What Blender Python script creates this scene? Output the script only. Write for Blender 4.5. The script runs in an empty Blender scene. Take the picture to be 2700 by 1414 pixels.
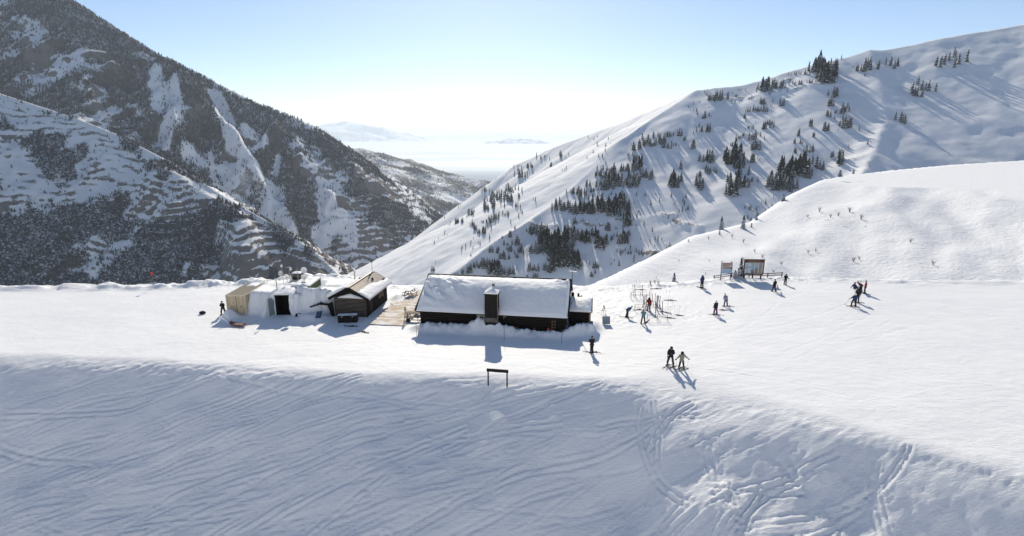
import bpy, bmesh, math, random
import numpy as np
from mathutils import Vector, Matrix, Quaternion

# ------------------------------------------------------------------ camera, sky, sun, exposure
SC = bpy.context.scene
COL = SC.collection
R = math.radians
CAM_H, PITCH, FPX = 21.5, R(14.1), 1400.0
cam_d = bpy.data.cameras.new('Camera')
cam_d.sensor_width = 36.0
cam_d.lens = 36.0 * FPX / 2700.0
cam_d.clip_start = 0.5
cam_d.clip_end = 200000
cam = bpy.data.objects.new('Camera', cam_d)
COL.objects.link(cam)
cam.location = (0, 0, CAM_H)
cam.rotation_euler = (R(90) - PITCH, 0, 0)
SC.camera = cam

SUN_EL, SUN_AZ = R(31.0), R(-3.0)          # straight ahead of the camera, a little to its left
world = bpy.data.worlds.new('World'); SC.world = world; world.use_nodes = True
wn = world.node_tree.nodes; wl = world.node_tree.links
for n in list(wn): wn.remove(n)
sky = wn.new('ShaderNodeTexSky'); sky.sky_type = 'NISHITA'; sky.sun_disc = False
sky.sun_elevation = SUN_EL; sky.sun_rotation = SUN_AZ
sky.altitude = 2200; sky.air_density = 1.0; sky.dust_density = 1.3; sky.ozone_density = 2.2
bg = wn.new('ShaderNodeBackground'); bg.inputs['Strength'].default_value = 0.093
wo = wn.new('ShaderNodeOutputWorld')
wl.new(sky.outputs[0], bg.inputs[0]); wl.new(bg.outputs[0], wo.inputs[0])
sun_d = bpy.data.lights.new('Sun', 'SUN'); sun_d.energy = 3.9; sun_d.angle = R(0.53); sun_d.color = (1.0, 0.915, 0.77)
sun = bpy.data.objects.new('Sun', sun_d); COL.objects.link(sun)
sv = Vector((math.sin(SUN_AZ) * math.cos(SUN_EL), math.cos(SUN_AZ) * math.cos(SUN_EL), math.sin(SUN_EL)))
sun.rotation_euler = (-sv).to_track_quat('-Z', 'Y').to_euler()
sun.location = (0, 100, 200)
SC.view_settings.view_transform = 'Standard'; SC.view_settings.look = 'None'
SC.view_settings.gamma = 1.0; SC.view_settings.use_curve_mapping = False
SC.view_settings.exposure = 0.36
SC.render.engine = 'CYCLES'
SC.cycles.volume_bounces = 3
SC.cycles.max_bounces = 6
SC.cycles.use_denoising = True

# ------------------------------------------------------------------ helpers: survey (photo pixel + distance -> place)
KD = 2700.0 / 2576.0
CP, SP = math.cos(PITCH), math.sin(PITCH)
def ray(x, y):
    u = (x * KD - 1350) / FPX; v = (707 - y * KD) / FPX
    return (u, CP + v * SP, -SP + v * CP)
def at(x, y, Y):
    r = ray(x, y); t = Y / r[1]
    return (r[0] * t, Y, CAM_H + r[2] * t)
def gnd(x, y, z=0.0):
    r = ray(x, y); t = (z - CAM_H) / r[2]
    return (r[0] * t, r[1] * t)
def gs(x, y, z=0.0): return gnd(x / KD, y / KD, z)
def proj(X, Y, Z):
    dz = Z - CAM_H; f = Y * CP - dz * SP; up = Y * SP + dz * CP
    return (1350 + FPX * X / f) / KD, (707 - FPX * up / f) / KD

# ------------------------------------------------------------------ helpers: noise
def _h(ix, iy, seed):
    h = (ix.astype(np.int64) * 374761393 + iy.astype(np.int64) * 668265263 + seed * 974634511) & 0xFFFFFFFF
    h = ((h ^ (h >> 13)) * 1274126177) & 0xFFFFFFFF
    h = (h ^ (h >> 16)) & 0xFFFFFFFF
    return h.astype(np.float64) / 4294967296.0 * (2 * np.pi)
def perlin(x, y, seed=0):
    x = np.asarray(x, float); y = np.asarray(y, float)
    xi = np.floor(x); yi = np.floor(y); xf = x - xi; yf = y - yi
    u = xf * xf * xf * (xf * (xf * 6 - 15) + 10); v = yf * yf * yf * (yf * (yf * 6 - 15) + 10)
    def g(a, b):
        th = _h(xi + a, yi + b, seed); return np.cos(th) * (xf - a) + np.sin(th) * (yf - b)
    n0 = g(0, 0) * (1 - u) + g(1, 0) * u; n1 = g(0, 1) * (1 - u) + g(1, 1) * u
    return (n0 * (1 - v) + n1 * v) * 1.5
def fbm(x, y, o=4, seed=0, gain=0.5):
    s = 0; a = 1.0; f = 1.0
    for i in range(o):
        s = s + a * perlin(np.asarray(x) * f, np.asarray(y) * f, seed + i * 17); a *= gain; f *= 2.03
    return s
def ridged(x, y, o=4, seed=0):
    s = 0; a = 1.0; f = 1.0
    for i in range(o):
        s = s + a * (1 - 2 * np.abs(perlin(np.asarray(x) * f, np.asarray(y) * f, seed + i * 17))); a *= .5; f *= 2.03
    return s
def sstep(a, b, x):
    t = np.clip((np.asarray(x, float) - a) / (b - a), 0, 1); return t * t * (3 - 2 * t)
def smax(a, b, k):
    h = np.clip(0.5 + 0.5 * (a - b) / k, 0, 1); return b * (1 - h) + a * h + k * h * (1 - h)
def polydist(x, y, pts):
    d = np.full(np.shape(x), 1e9); s = np.zeros(np.shape(x)); acc = 0.0
    for a, b in zip(pts[:-1], pts[1:]):
        dx, dy = b[0] - a[0], b[1] - a[1]; L2 = dx * dx + dy * dy; L = math.sqrt(L2)
        t = np.clip(((x - a[0]) * dx + (y - a[1]) * dy) / L2, 0, 1)
        dd = np.hypot(x - a[0] - t * dx, y - a[1] - t * dy)
        m = dd < d; d = np.where(m, dd, d); s = np.where(m, acc + t * L, s); acc += L
    return d, s
def tent(x, y, pts, k):
    z = np.full(np.shape(x), -1e9)
    for a, b in zip(pts[:-1], pts[1:]):
        dx, dy = b[0] - a[0], b[1] - a[1]; L2 = dx * dx + dy * dy
        t = np.clip(((x - a[0]) * dx + (y - a[1]) * dy) / L2, 0, 1)
        dd = np.hypot(x - a[0] - t * dx, y - a[1] - t * dy)
        z = np.maximum(z, a[2] + t * (b[2] - a[2]) - k * dd)
    return z
def cast(px, py, fn, y0, y1, n=700):
    """first hit of the sight line with a height function: arrays of pixels -> X, Y, Z"""
    px = np.atleast_1d(np.asarray(px, float)); py = np.atleast_1d(np.asarray(py, float))
    u = (px * KD - 1350) / FPX; v = (707 - py * KD) / FPX
    ry = CP + v * SP; rz = -SP + v * CP
    Y = np.linspace(y0, y1, n)[None, :]
    t = Y / ry[:, None]
    X = u[:, None] * t; Z = CAM_H + rz[:, None] * t
    below = fn(X, np.broadcast_to(Y, X.shape)) > Z
    i = np.argmax(below, axis=1); ok = below.any(axis=1); i = np.maximum(i, 1)
    r = np.arange(len(px))
    Yh = np.broadcast_to(Y, X.shape)[r, i]
    Xh = X[r, i]
    Zh = fn(Xh, Yh)
    return Xh, Yh, Zh, ok

# ------------------------------------------------------------------ helpers: objects
def tag(o, label=None, cat=None, group=None, kind=None):
    if label: o['label'] = label
    if cat: o['category'] = cat
    if group: o['group'] = group
    if kind: o['kind'] = kind
    return o
def empty(name, loc=(0, 0, 0), rz=0.0, label=None, cat=None, group=None):
    o = bpy.data.objects.new(name, None); COL.objects.link(o)
    o.empty_display_size = 0.2
    o.location = loc; o.rotation_euler = (0, 0, rz)
    return tag(o, label, cat, group)
def link(name, me, m=None, parent=None, smooth=False):
    if m is not None and not me.materials: me.materials.append(m)
    if smooth and len(me.polygons): me.polygons.foreach_set('use_smooth', np.ones(len(me.polygons), dtype=bool))
    o = bpy.data.objects.new(name, me); COL.objects.link(o)
    if parent: o.parent = parent
    return o
def np_mesh(name, V, F, attrs=None):
    """V (n,3), F (m,k) arrays -> mesh, quickly"""
    V = np.ascontiguousarray(V, dtype=np.float32); F = np.ascontiguousarray(F, dtype=np.int32)
    me = bpy.data.meshes.new(name); m, k = F.shape
    me.vertices.add(len(V)); me.vertices.foreach_set('co', V.ravel())
    me.loops.add(m * k); me.loops.foreach_set('vertex_index', F.ravel())
    me.polygons.add(m); me.polygons.foreach_set('loop_start', np.arange(0, m * k, k, dtype=np.int32))
    me.update(calc_edges=True)
    for nm, arr in (attrs or {}).items():
        a = me.attributes.new(nm, 'FLOAT', 'POINT'); a.data.foreach_set('value', np.ascontiguousarray(arr, dtype=np.float32).ravel())
    me.validate(verbose=False)
    return me
def grid_faces(ny, nx):
    i = np.arange(ny * nx).reshape(ny, nx)
    return np.stack([i[:-1, :-1], i[:-1, 1:], i[1:, 1:], i[1:, :-1]], -1).reshape(-1, 4)
def sheet(name, X, Y, Z, m, attrs=None):
    V = np.stack([X, Y, Z], -1).reshape(-1, 3)
    return link(name, np_mesh(name, V, grid_faces(*X.shape), attrs), m, smooth=True)

class MB:
    def __init__(s): s.v = []; s.f = []
    def add(s, V, F):
        n = len(s.v); s.v.extend([tuple(p) for p in V]); s.f.extend([tuple(i + n for i in f) for f in F]); return s
    def box(s, c, d, rz=0.0, M=None):
        x, y, z = d[0] / 2, d[1] / 2, d[2] / 2
        P = [Vector(p) for p in ((-x,-y,-z),(x,-y,-z),(x,y,-z),(-x,y,-z),(-x,-y,z),(x,-y,z),(x,y,z),(-x,y,z))]
        Mx = M if M is not None else Matrix.Rotation(rz, 3, 'Z')
        P = [Mx @ p + Vector(c) for p in P]
        return s.add(P, [(0,3,2,1),(4,5,6,7),(0,1,5,4),(1,2,6,5),(2,3,7,6),(3,0,4,7)])
    def bar(s, a, b, w, h=None):
        """rectangular bar from a to b"""
        a = Vector(a); b = Vector(b); d = b - a; q = d.to_track_quat('Y', 'Z')
        return s.box((a + b) / 2, (w, d.length, h or w), M=q.to_matrix())
    def tube(s, pts, r, n=8, cap=True):
        pts = [Vector(p) for p in pts]; rs = r if isinstance(r, (list, tuple)) else [r] * len(pts)
        V = []; F = []; prev = None
        for i, p in enumerate(pts):
            d = (pts[min(i + 1, len(pts) - 1)] - pts[max(i - 1, 0)]).normalized()
            a = d.orthogonal().normalized() if prev is None else (prev - d * prev.dot(d)).normalized()
            prev = a; b = d.cross(a)
            for k in range(n):
                t = 2 * math.pi * k / n; V.append(p + (a * math.cos(t) + b * math.sin(t)) * rs[i])
        for i in range(len(pts) - 1):
            for k in range(n):
                F.append((i * n + k, i * n + (k + 1) % n, (i + 1) * n + (k + 1) % n, (i + 1) * n + k))
        if cap: F.append(tuple(reversed(range(n)))); F.append(tuple((len(pts) - 1) * n + k for k in range(n)))
        return s.add(V, F)
    def lathe(s, prof, c=(0, 0, 0), n=14, M=None):
        V = []; F = []; Mx = M if M is not None else Matrix.Identity(3)
        for r, z in prof:
            for k in range(n):
                t = 2 * math.pi * k / n; V.append(Mx @ Vector((r * math.cos(t), r * math.sin(t), z)) + Vector(c))
        for i in range(len(prof) - 1):
            for k in range(n):
                F.append((i * n + k, i * n + (k + 1) % n, (i + 1) * n + (k + 1) % n, (i + 1) * n + k))
        return s.add(V, F)
    def prism(s, poly, a, b):
        """polygon (list of 3-D points) extruded by vector b-a"""
        d = Vector(b) - Vector(a); n = len(poly)
        V = [Vector(p) for p in poly] + [Vector(p) + d for p in poly]
        return s.add(V, [tuple(range(n)), tuple(reversed(range(n, 2 * n)))] + [(i, (i + 1) % n + 0, (i + 1) % n + n, i + n) for i in range(n)])
    def mesh(s, name):
        me = bpy.data.meshes.new(name); me.from_pydata([tuple(v) for v in s.v], [], s.f); me.update()
        bm = bmesh.new(); bm.from_mesh(me); bmesh.ops.recalc_face_normals(bm, faces=bm.faces); bm.to_mesh(me); bm.free()
        return me
    def build(s, name, m, parent=None, bevel=0.0, smooth=False):
        o = link(name, s.mesh(name), m, parent, smooth)
        if bevel:
            b = o.modifiers.new('bevel', 'BEVEL'); b.width = bevel; b.segments = 2; b.limit_method = 'ANGLE'
        return o

# ------------------------------------------------------------------ helpers: materials
class N:
    def __init__(s, name):
        s.m = bpy.data.materials.new(name); s.m.use_nodes = True; s.t = s.m.node_tree
        s.b = s.t.nodes['Principled BSDF']
    def n(s, typ, **kw):
        o = s.t.nodes.new('ShaderNode' + typ)
        for k, v in kw.items():
            if hasattr(o, k): setattr(o, k, v)
            else: o.inputs[k].default_value = v
        return o
    def l(s, a, b): s.t.links.new(a, b)
    def coords(s, scale=(1, 1, 1), rot=(0, 0, 0), obj=True):
        tc = s.n('TexCoord'); mp = s.n('Mapping')
        mp.inputs['Scale'].default_value = scale; mp.inputs['Rotation'].default_value = rot
        s.l(tc.outputs['Object' if obj else 'Generated'], mp.inputs[0]); return mp.outputs[0]
    def noise(s, vec, scale, detail=4, rough=.55, dist=0.0):
        t = s.n('TexNoise'); t.inputs['Scale'].default_value = scale; t.inputs['Detail'].default_value = detail
        t.inputs['Roughness'].default_value = rough; t.inputs['Distortion'].default_value = dist
        s.l(vec, t.inputs['Vector']); return t.outputs[0]
    def ramp(s, fac, stops):
        r = s.n('ValToRGB'); e = r.color_ramp.elements
        while len(e) < len(stops): e.new(0.5)
        for el, (p, c) in zip(e, stops):
            el.position = p; el.color = (*c, 1) if len(c) == 3 else c
        s.l(fac, r.inputs[0]); return r.outputs[0]
    def mix(s, fac, a, b, blend='MIX'):
        x = s.n('Mix', data_type='RGBA', blend_type=blend)
        for i, v in ((0, fac), (6, a), (7, b)):
            if hasattr(v, 'is_linked'): s.l(v, x.inputs[i])
            elif i == 0: x.inputs[0].default_value = v
            else: x.inputs[i].default_value = (*v, 1)
        return x.outputs[2]
    def math(s, op, a, b=None, clamp=False):
        x = s.n('Math', operation=op); x.use_clamp = clamp
        for i, v in ((0, a), (1, b)):
            if v is None: continue
            if hasattr(v, 'is_linked'): s.l(v, x.inputs[i])
            else: x.inputs[i].default_value = v
        return x.outputs[0]
    def bump(s, h, strength=.5, dist=.05, normal=None):
        b = s.n('Bump'); b.inputs['Strength'].default_value = strength; b.inputs['Distance'].default_value = dist
        s.l(h, b.inputs['Height'])
        if normal is not None: s.l(normal, b.inputs['Normal'])
        s.l(b.outputs[0], s.b.inputs['Normal']); return b.outputs[0]
    def color(s, c):
        if hasattr(c, 'is_linked'): s.l(c, s.b.inputs['Base Color'])
        else: s.b.inputs['Base Color'].default_value = (*c, 1)
    def set(s, **kw):
        for k, v in kw.items(): s.b.inputs[k].default_value = v
MATS = {}
def simple(name, c, rough=.6, var=.25, scale=6.0, metal=0.0, bump=.2, stretch=(1, 1, 1), spec=.3):
    if name in MATS: return MATS[name]
    n = N(name); v = n.coords(stretch)
    t = n.noise(v, scale, 5)
    n.color(n.ramp(t, [(.25, tuple(x * (1 - var) for x in c)), (.75, tuple(min(1, x * (1 + var)) for x in c))]))
    n.set(Roughness=rough, Metallic=metal); n.b.inputs['Specular IOR Level'].default_value = spec
    if bump: n.bump(t, bump, .02)
    MATS[name] = n.m
    return n.m
# ------------------------------------------------------------------ snow materials
SNOW = (0.87, 0.873, 0.875)
def snow_near():
    n = N('trodden_snow')
    v = n.coords()
    v2 = n.coords((0.55, 2.6, 1.2), (0, 0, R(-17)))
    a = n.noise(v, 7.0, 6, .62); b = n.noise(v2, 3.2, 5, .6, .4); c = n.noise(v, 34.0, 3, .6)
    hgt = n.math('ADD', n.math('MULTIPLY', b, 1.0), n.math('ADD', n.math('MULTIPLY', a, .55), n.math('MULTIPLY', c, .22)))
    n.bump(hgt, .55, .085)
    d = n.noise(v, .35, 4)
    n.color(n.ramp(d, [(.3, (.855, .858, .86)), (.7, (.89, .89, .888))]))
    n.set(Roughness=.62); n.b.inputs['Specular IOR Level'].default_value = .25
    return n.m
M_SNOW = snow_near()
def snow_soft():
    n = N('wind_packed_snow'); v = n.coords()
    a = n.noise(v, 3.0, 6, .6); b = n.noise(n.coords((1, 3, 1)), 1.2, 4)
    n.bump(n.math('ADD', a, b), .35, .06)
    n.color((.878, .88, .88)); n.set(Roughness=.65); n.b.inputs['Specular IOR Level'].default_value = .2
    return n.m
M_SOFT = snow_soft()
def mountain(name, rockc, rockd, brushc, fine, bumpd):
    n = N(name); v = n.coords()
    rk = n.n('Attribute', attribute_name='rock'); br = n.n('Attribute', attribute_name='brush')
    f1 = n.noise(v, fine, 5, .65); f2 = n.noise(v, fine * 4.3, 3, .6)
    fine_n = n.math('MULTIPLY', n.math('ADD', f1, f2), .5)
    rm = n.math('ADD', rk.outputs['Fac'], n.math('MULTIPLY', n.math('SUBTRACT', fine_n, .5), 1.3))
    rm = n.ramp(rm, [(.42, (0, 0, 0)), (.58, (1, 1, 1))])
    bm_ = n.math('ADD', br.outputs['Fac'], n.math('MULTIPLY', n.math('SUBTRACT', fine_n, .5), 2.4))
    bm_ = n.ramp(bm_, [(.44, (0, 0, 0)), (.6, (1, 1, 1))])
    rock = n.mix(f2, rockc, rockd)
    c = n.mix(rm, SNOW, rock); c = n.mix(bm_, c, brushc)
    n.color(c); n.set(Roughness=.8); n.b.inputs['Specular IOR Level'].default_value = .1
    n.bump(fine_n, .8, bumpd)
    return n.m
M_LEFT = mountain('forested_snow_mountain', (.27, .24, .22), (.06, .058, .06), (.026, .034, .050), .21, 4.0)
M_RIGHT = mountain('open_snow_mountain', (.36, .30, .235), (.2, .17, .14), (.09, .085, .08), .16, .8)
M_FOOT = mountain('wooded_foothills', (.25, .22, .2), (.16, .15, .14), (.085, .085, .09), .03, 8.0)
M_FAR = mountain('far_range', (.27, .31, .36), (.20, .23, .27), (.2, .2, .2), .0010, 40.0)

# ------------------------------------------------------------------ the snowy shelf the huts stand on
def interp(x, pts):
    p = np.array(pts); return np.interp(x, p[:, 0], p[:, 1])
LIP = [(-140, 56), (-90, 52), (-60, 50), (-34.6, 47.8), (-18, 45.5), (-1.4, 44.6), (7, 44.2), (11, 43.6), (15.7, 41.7), (22.5, 38.7), (26.4, 35.2), (32, 31), (45, 24), (60, 17), (140, -10)]
BACK = [(-140, 73), (-100, 74), (-75, 74.6), (-52.6, 75.2), (-44, 76.5), (-35.6, 78), (-28, 77), (-16.8, 75.2), (12.3, 74.7), (24.5, 76.5), (33, 79.2), (43.7, 79.6), (54.5, 78.2), (75, 77.5), (140, 77)]
_lx = np.linspace(-140, 140, 561)
def _smooth(pts, w=9):
    y = interp(_lx, pts); k = np.hanning(w * 2 + 1); k /= k.sum()
    return np.convolve(np.pad(y, w, mode='edge'), k, mode='valid')
_lip = _smooth(LIP); _back = _smooth(BACK, 5)
# lodge frame
LA = Vector((-10.21, 63.05)); LB = Vector((6.99, 60.47)); L_DIR = (LB - LA).normalized(); L_FWD = Vector((L_DIR.y, -L_DIR.x))
LODGE_RZ = math.atan2(L_DIR.y, L_DIR.x); L_LEN = (LB - LA).length
L_C = (LA + LB) / 2
def lodge_uv(x, y):
    return (x - L_C.x) * L_DIR.x + (y - L_C.y) * L_DIR.y, (x - L_C.x) * L_FWD.x + (y - L_C.y) * L_FWD.y
def gbase(x, y):
    """shelf with its far drop and the near slope, without small relief"""
    x = np.asarray(x, float); y = np.asarray(y, float)
    lip = np.interp(x, _lx, _lip); back = np.interp(x, _lx, _back)
    wob = .45 * fbm(x * .12, y * .12, 3, 5)
    tanS = .665 - .115 * sstep(8, 14.5, x + .12 * (y - 40)) + .045 * sstep(19, 27, x)
    d = (lip - y + wob) * (1 - .1 * sstep(8, 18, x))
    w = 1.1 + 3.3 * sstep(9, 16, x) * (1 - .75 * sstep(17.5, 24, x))                       # rounding of the lip
    drop = np.where(d > -w, (np.clip(d + w, 0, None) ** 2) / (4 * w), 0)
    drop = np.where(d > w, d, drop) * tanS
    z = -drop
    e = y - back - .5 * fbm(x * .25, x * 0 + 3.3, 3, 8)
    z = z - np.where(e > 0, np.minimum(e * .55 + e * e * .05, 1.15 * e), 0)
    z = np.maximum(z, -160 + 0 * x)
    z = z + .10 * fbm(x * .06, y * .06, 3, 21)
    return z
def mounds(x, y):
    z = np.zeros(np.shape(x))
    # deep drift between the cargo container and the small cabin
    lump = fbm(x * .5, y * .5, 4, 31)
    top = interp(x, [(-33.6, 0), (-33.0, 1.2), (-32.2, 2.75), (-30, 2.6), (-29, 2.95), (-27, 3.15), (-25, 3.0), (-22.5, 3.05), (-21.6, 2.75), (-21.2, 0)])
    fr = interp(x, [(-34, 62.4), (-32.6, 61.9), (-30, 61.3), (-29, 62.1), (-27.6, 62.6), (-26.5, 62.0), (-24, 61.6), (-22.5, 62.0), (-21.3, 63.0)])
    face = sstep(0, 1, (y - fr + .5 * lump + .12 * fbm(x * 1.7, y * 1.7, 3, 33)) / 1.5)
    backf = 1 - .75 * sstep(66.5, 76, y)
    dr = top * face * backf * (1 + .05 * lump) * (1 - .45 * sstep(-25.7, -25.2, x) * sstep(63.2, 64.2, y))
    cav = sstep(-29.25, -29.05, x) * (1 - sstep(-26.95, -26.75, x)) * (1 - sstep(63.9, 64.1, y))
    dr = dr * (1 - cav)
    # toe of the drift, in front of its face
    toe = .55 * np.exp(-((x + 24.2) / 1.7) ** 2 - ((y - 60.6) / 1.0) ** 2) + 1.35 * np.exp(-((x + 34.25) / .75) ** 2 - ((y - 61.15) / .8) ** 2)
    z = np.maximum(z, dr) + toe * (1 + .25 * lump)
    # raised snow left of the container, behind it, and lumps along the far edge
    back = np.interp(x, _lx, _back)
    z = np.maximum(z, interp(x, [(-36.2, 0), (-35.6, .4), (-35, .7), (-32.5, 1.4), (-31, 1.8), (-20, 1.6), (-18, 0)]) * sstep(66.5, 69.5, y) * (1 - .55 * sstep(70, 78, y)))
    edge = np.exp(-((y - back + .9) / 1.3) ** 2)
    z = z + edge * (.28 + .5 * fbm(x * .35, y * .35, 3, 44)) * interp(x, [(-100, .9), (-60, 1.2), (-34, 1.6), (-20, .5), (-12, .25), (12, .35), (24, .5), (60, .55)])
    # banks round the lodge
    u, f = lodge_uv(x, y)
    half = L_LEN / 2
    along = sstep(-half - .9, -half + .6, u) * (1 - sstep(half + 2.4, half + 3.3, u))
    pk = interp(u, [(-9.5, .75), (-7, .85), (-3, .9), (-1.6, 1.75), (.6, 1.85), (1.6, 1.2), (3.5, .72), (6, .6), (8, .75), (9.5, 1.25), (10.8, 1.35), (11.8, .3)])
    cen = interp(u, [(-9, 5.75), (-2, 5.75), (0, 5.35), (2, 5.9), (8, 5.9), (9.6, 4.7), (11.5, 4.0)])
    prof = np.where(f < cen, np.exp(-((f - cen) / .55) ** 2), np.exp(-((f - cen) / .8) ** 2))
    z = z + along * .85 * pk * prof * (1 + .3 * fbm(x * .9, y * .9, 5, 52, .62)) + along * prof * .16 * fbm(x * 2.1, y * 2.1, 4, 53)
    # drift under the end wall of the annex
    z = z + .7 * np.exp(-((u - 11.5) / .6) ** 2 - ((f - 2.6) / 1.6) ** 2)
    # snow round the small cabin's back and the low bank below the deck
    z = z + .5 * np.exp(-((x + 15.4) / .7) ** 2 - ((y - 69.0) / 1.5) ** 2)
    return z
def relief(x, y):
    """chopped-up and skied surface"""
    lip = np.interp(x, _lx, _lip); back = np.interp(x, _lx, _back)
    d = lip - y
    slope = sstep(-.3, 1.2, d)
    c, s = math.cos(R(17)), math.sin(R(17))
    a = x * c + y * s; b = -x * s + y * c
    z = slope * (.30 * fbm(a * .05, b * .12, 3, 61) + .045 * fbm(a * .18, b * .8, 3, 62) + .016 * fbm(a * .8, b * 3.2, 3, 66))
    mog = sstep(9, 16, x + .1 * (y - 40)) * slope
    c2, s2 = math.cos(R(35)), math.sin(R(35)); a2 = x * c2 + y * s2; b2 = -x * s2 + y * c2
    z = z + mog * sstep(1.0, 5.0, d) * (.46 * fbm(a2 * .15, b2 * .22, 2, 63) + .03 * ridged(a2 * .5, b2 * .9, 3, 64) + .085 * fbm(x * 1.3, y * 1.5, 5, 72, .62) * sstep(-.1, .5, fbm(x * .3, y * .3, 2, 77)))
    z = z - .5 * np.exp(-((x - 4 - .55 * (y - 31)) / 4.5) ** 2) * slope * sstep(3, 8, d)
    chop = np.exp(-((d - .5) / 1.1) ** 2) * (.4 + .9 * sstep(-12, -30, x) + .3 * sstep(2, 12, x))
    z = z + chop * (.065 * fbm(a * 1.1, b * 2.3, 4, 65))
    z = z + (1 - slope) * (.014 * fbm(x * .9, y * 1.8, 4, 67) + .02 * fbm(x * .3, y * .5, 2, 68))
    rough = np.exp(-((back - y - 1.5) / 2.2) ** 2) + .8 * np.exp(-((x - 12) / 3.5) ** 2 - ((y - 64) / 7) ** 2) + .8 * np.exp(-((x + 14.5) / 2) ** 2 - ((y - 71.5) / 2.5) ** 2)
    rough = rough + .55 * np.exp(-((x - 18) / 6) ** 2 - ((y - 62.5) / 5) ** 2) + .3 * np.exp(-((x - 26) / 5) ** 2 - ((y - 63) / 4) ** 2) + .35 * np.exp(-((x + 24) / 9) ** 2 - ((y - 58) / 3) ** 2)
    z = z + rough * .07 * fbm(x * 1.6, y * 1.6, 4, 69)
    return z
def ground(x, y): return gbase(x, y) + mounds(x, y)
def gz(x, y): return float(ground(np.array([x]), np.array([y]))[0] + relief(np.array([x]), np.array([y]))[0])

def axis(*segs):
    out = []
    for a, b, st in segs: out.append(np.arange(a, b - st * .5, st))
    return np.concatenate(out + [np.array([segs[-1][1]])])
gx = axis((-140, -62, 1.0), (-62, -46, .3), (-46, 46, .105), (46, 62, .3), (62, 140, 1.0))
gy = axis((-60, 8, 2.0), (8, 22, .6), (22, 29, .25), (29, 48, .11), (48, 80, .22), (80, 130, 1.2))
GX, GY = np.meshgrid(gx, gy)
GZ = ground(GX, GY) + relief(GX, GY)
# ski tracks pressed into the slope
rng = np.random.default_rng(7)
def carve(D, xs, ys, depth, width):
    ix = np.searchsorted(gx, xs); iy = np.searchsorted(gy, ys)
    for oy in range(-3, 4):
        for ox in range(-3, 4):
            jx = np.clip(ix + ox, 0, len(gx) - 1); jy = np.clip(iy + oy, 0, len(gy) - 1)
            dist = np.hypot(gx[jx] - xs, gy[jy] - ys)
            q = dist / width
            h = -depth * np.exp(-q * q * 1.4) + depth * .38 * np.exp(-((q - 1.75) / .5) ** 2)
            cur = D[jy, jx]
            D[jy, jx] = np.where(np.abs(h) > np.abs(cur), h, cur)
D = np.zeros_like(GZ)
for i in range(172):
    if i < 150:     # long traverses on the shaded face, from the lip down to the left
        x0 = rng.uniform(-40, 26); y0 = np.interp(x0, _lx, _lip) - rng.uniform(-.2, 13)
        head = R(180 + rng.normal(15, 5.5)); curv = rng.normal(0, .012); L = rng.uniform(8, 34)
    else:           # tracks over the sunlit shoulder
        x0 = rng.uniform(11, 30); y0 = np.interp(x0, _lx, _lip) - rng.uniform(-1, 9)
        head = R(180 + rng.normal(28, 45)); curv = rng.normal(0, .09); L = rng.uniform(2, 9)
    st = .05; s = np.arange(0, L, st); th = head + curv * s + .08 * np.sin(s * rng.uniform(.15, .5) + rng.uniform(0, 6))
    xs = x0 + np.cumsum(np.cos(th)) * st; ys = y0 + np.cumsum(np.sin(th)) * st
    head = head + (R(-38) if i % 7 == 3 and i < 150 else 0); dep = rng.uniform(.014, .062) * (1.5 if i >= 150 else 1); gap = rng.uniform(.28, .5)
    m = (np.abs(xs) < 46) & (ys > 29) & (ys < 47.8)
    for sgn in ((-.5, .5) if rng.random() < .7 else (0,)):
        xx = (xs - np.sin(th) * gap * sgn)[m]; yy = (ys + np.cos(th) * gap * sgn)[m]
        if len(xx): carve(D, xx, yy, dep, rng.uniform(.11, .17))
for i in range(90):      # faint traffic lines over the shelf
    x0 = rng.uniform(-45, 45); y0 = rng.uniform(47, 62); head = R(rng.normal(4, 9) + (20 if x0 > 15 else 0)); L = rng.uniform(5, 26); s = np.arange(0, L, .06); th = head + rng.normal(0, .02) * s
    xs = x0 + np.cumsum(np.cos(th)) * .06; ys = y0 + np.cumsum(np.sin(th)) * .06; u_, f_ = lodge_uv(xs, ys)
    m = (np.abs(xs) < 45.5) & (ys < 74) & (ys > np.interp(xs, _lx, _lip) + 1) & ~((np.abs(u_) < 13) & (f_ < 7.5) & (f_ > -6)) & ~((xs < -16) & (ys > 58)) & ~((np.abs(xs + 13.4) < 4) & (ys > 57.5))
    if m.any(): carve(D, xs[m], ys[m], rng.uniform(.008, .022), rng.uniform(.15, .24))
GZ = GZ + D
sheet('snowy_ground', GX, GY, GZ, M_SNOW)['kind'] = 'structure'

# ------------------------------------------------------------------ mountains: crest lines surveyed from the photograph
def crest(pts): return [at(x, y, Y) for x, y, Y in pts]
R1A = crest([(3300, -120, 860), (2900, -10, 900), (2576, 60, 930), (2350, 100, 948), (2187, 134, 960), (2120, 146, 962), (2060, 158, 965), (1960, 188, 975), (1860, 216, 985), (1800, 220, 992), (1750, 228, 1000)])
R1B = crest([(1750, 228, 1000), (1650, 272, 1090), (1560, 309, 1170), (1480, 337, 1250), (1400, 367, 1320), (1300, 412, 1400), (1200, 482, 1440), (1095, 567, 1440), (1050, 602, 1380), (1000, 652, 1290), (950, 692, 1190), (880, 760, 1060), (780, 860, 930)])
R1 = R1A + R1B[1:]
R2 = crest([(1760, 232, 1000), (1640, 300, 950), (1560, 352, 905), (1500, 420, 860), (1400, 512, 800), (1250, 602, 720), (1130, 692, 650), (1040, 760, 590), (940, 840, 520)])
R3 = crest([(2187, 134, 960), (2210, 220, 850), (2230, 300, 760), (2200, 380, 680), (2150, 470, 600)])
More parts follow.
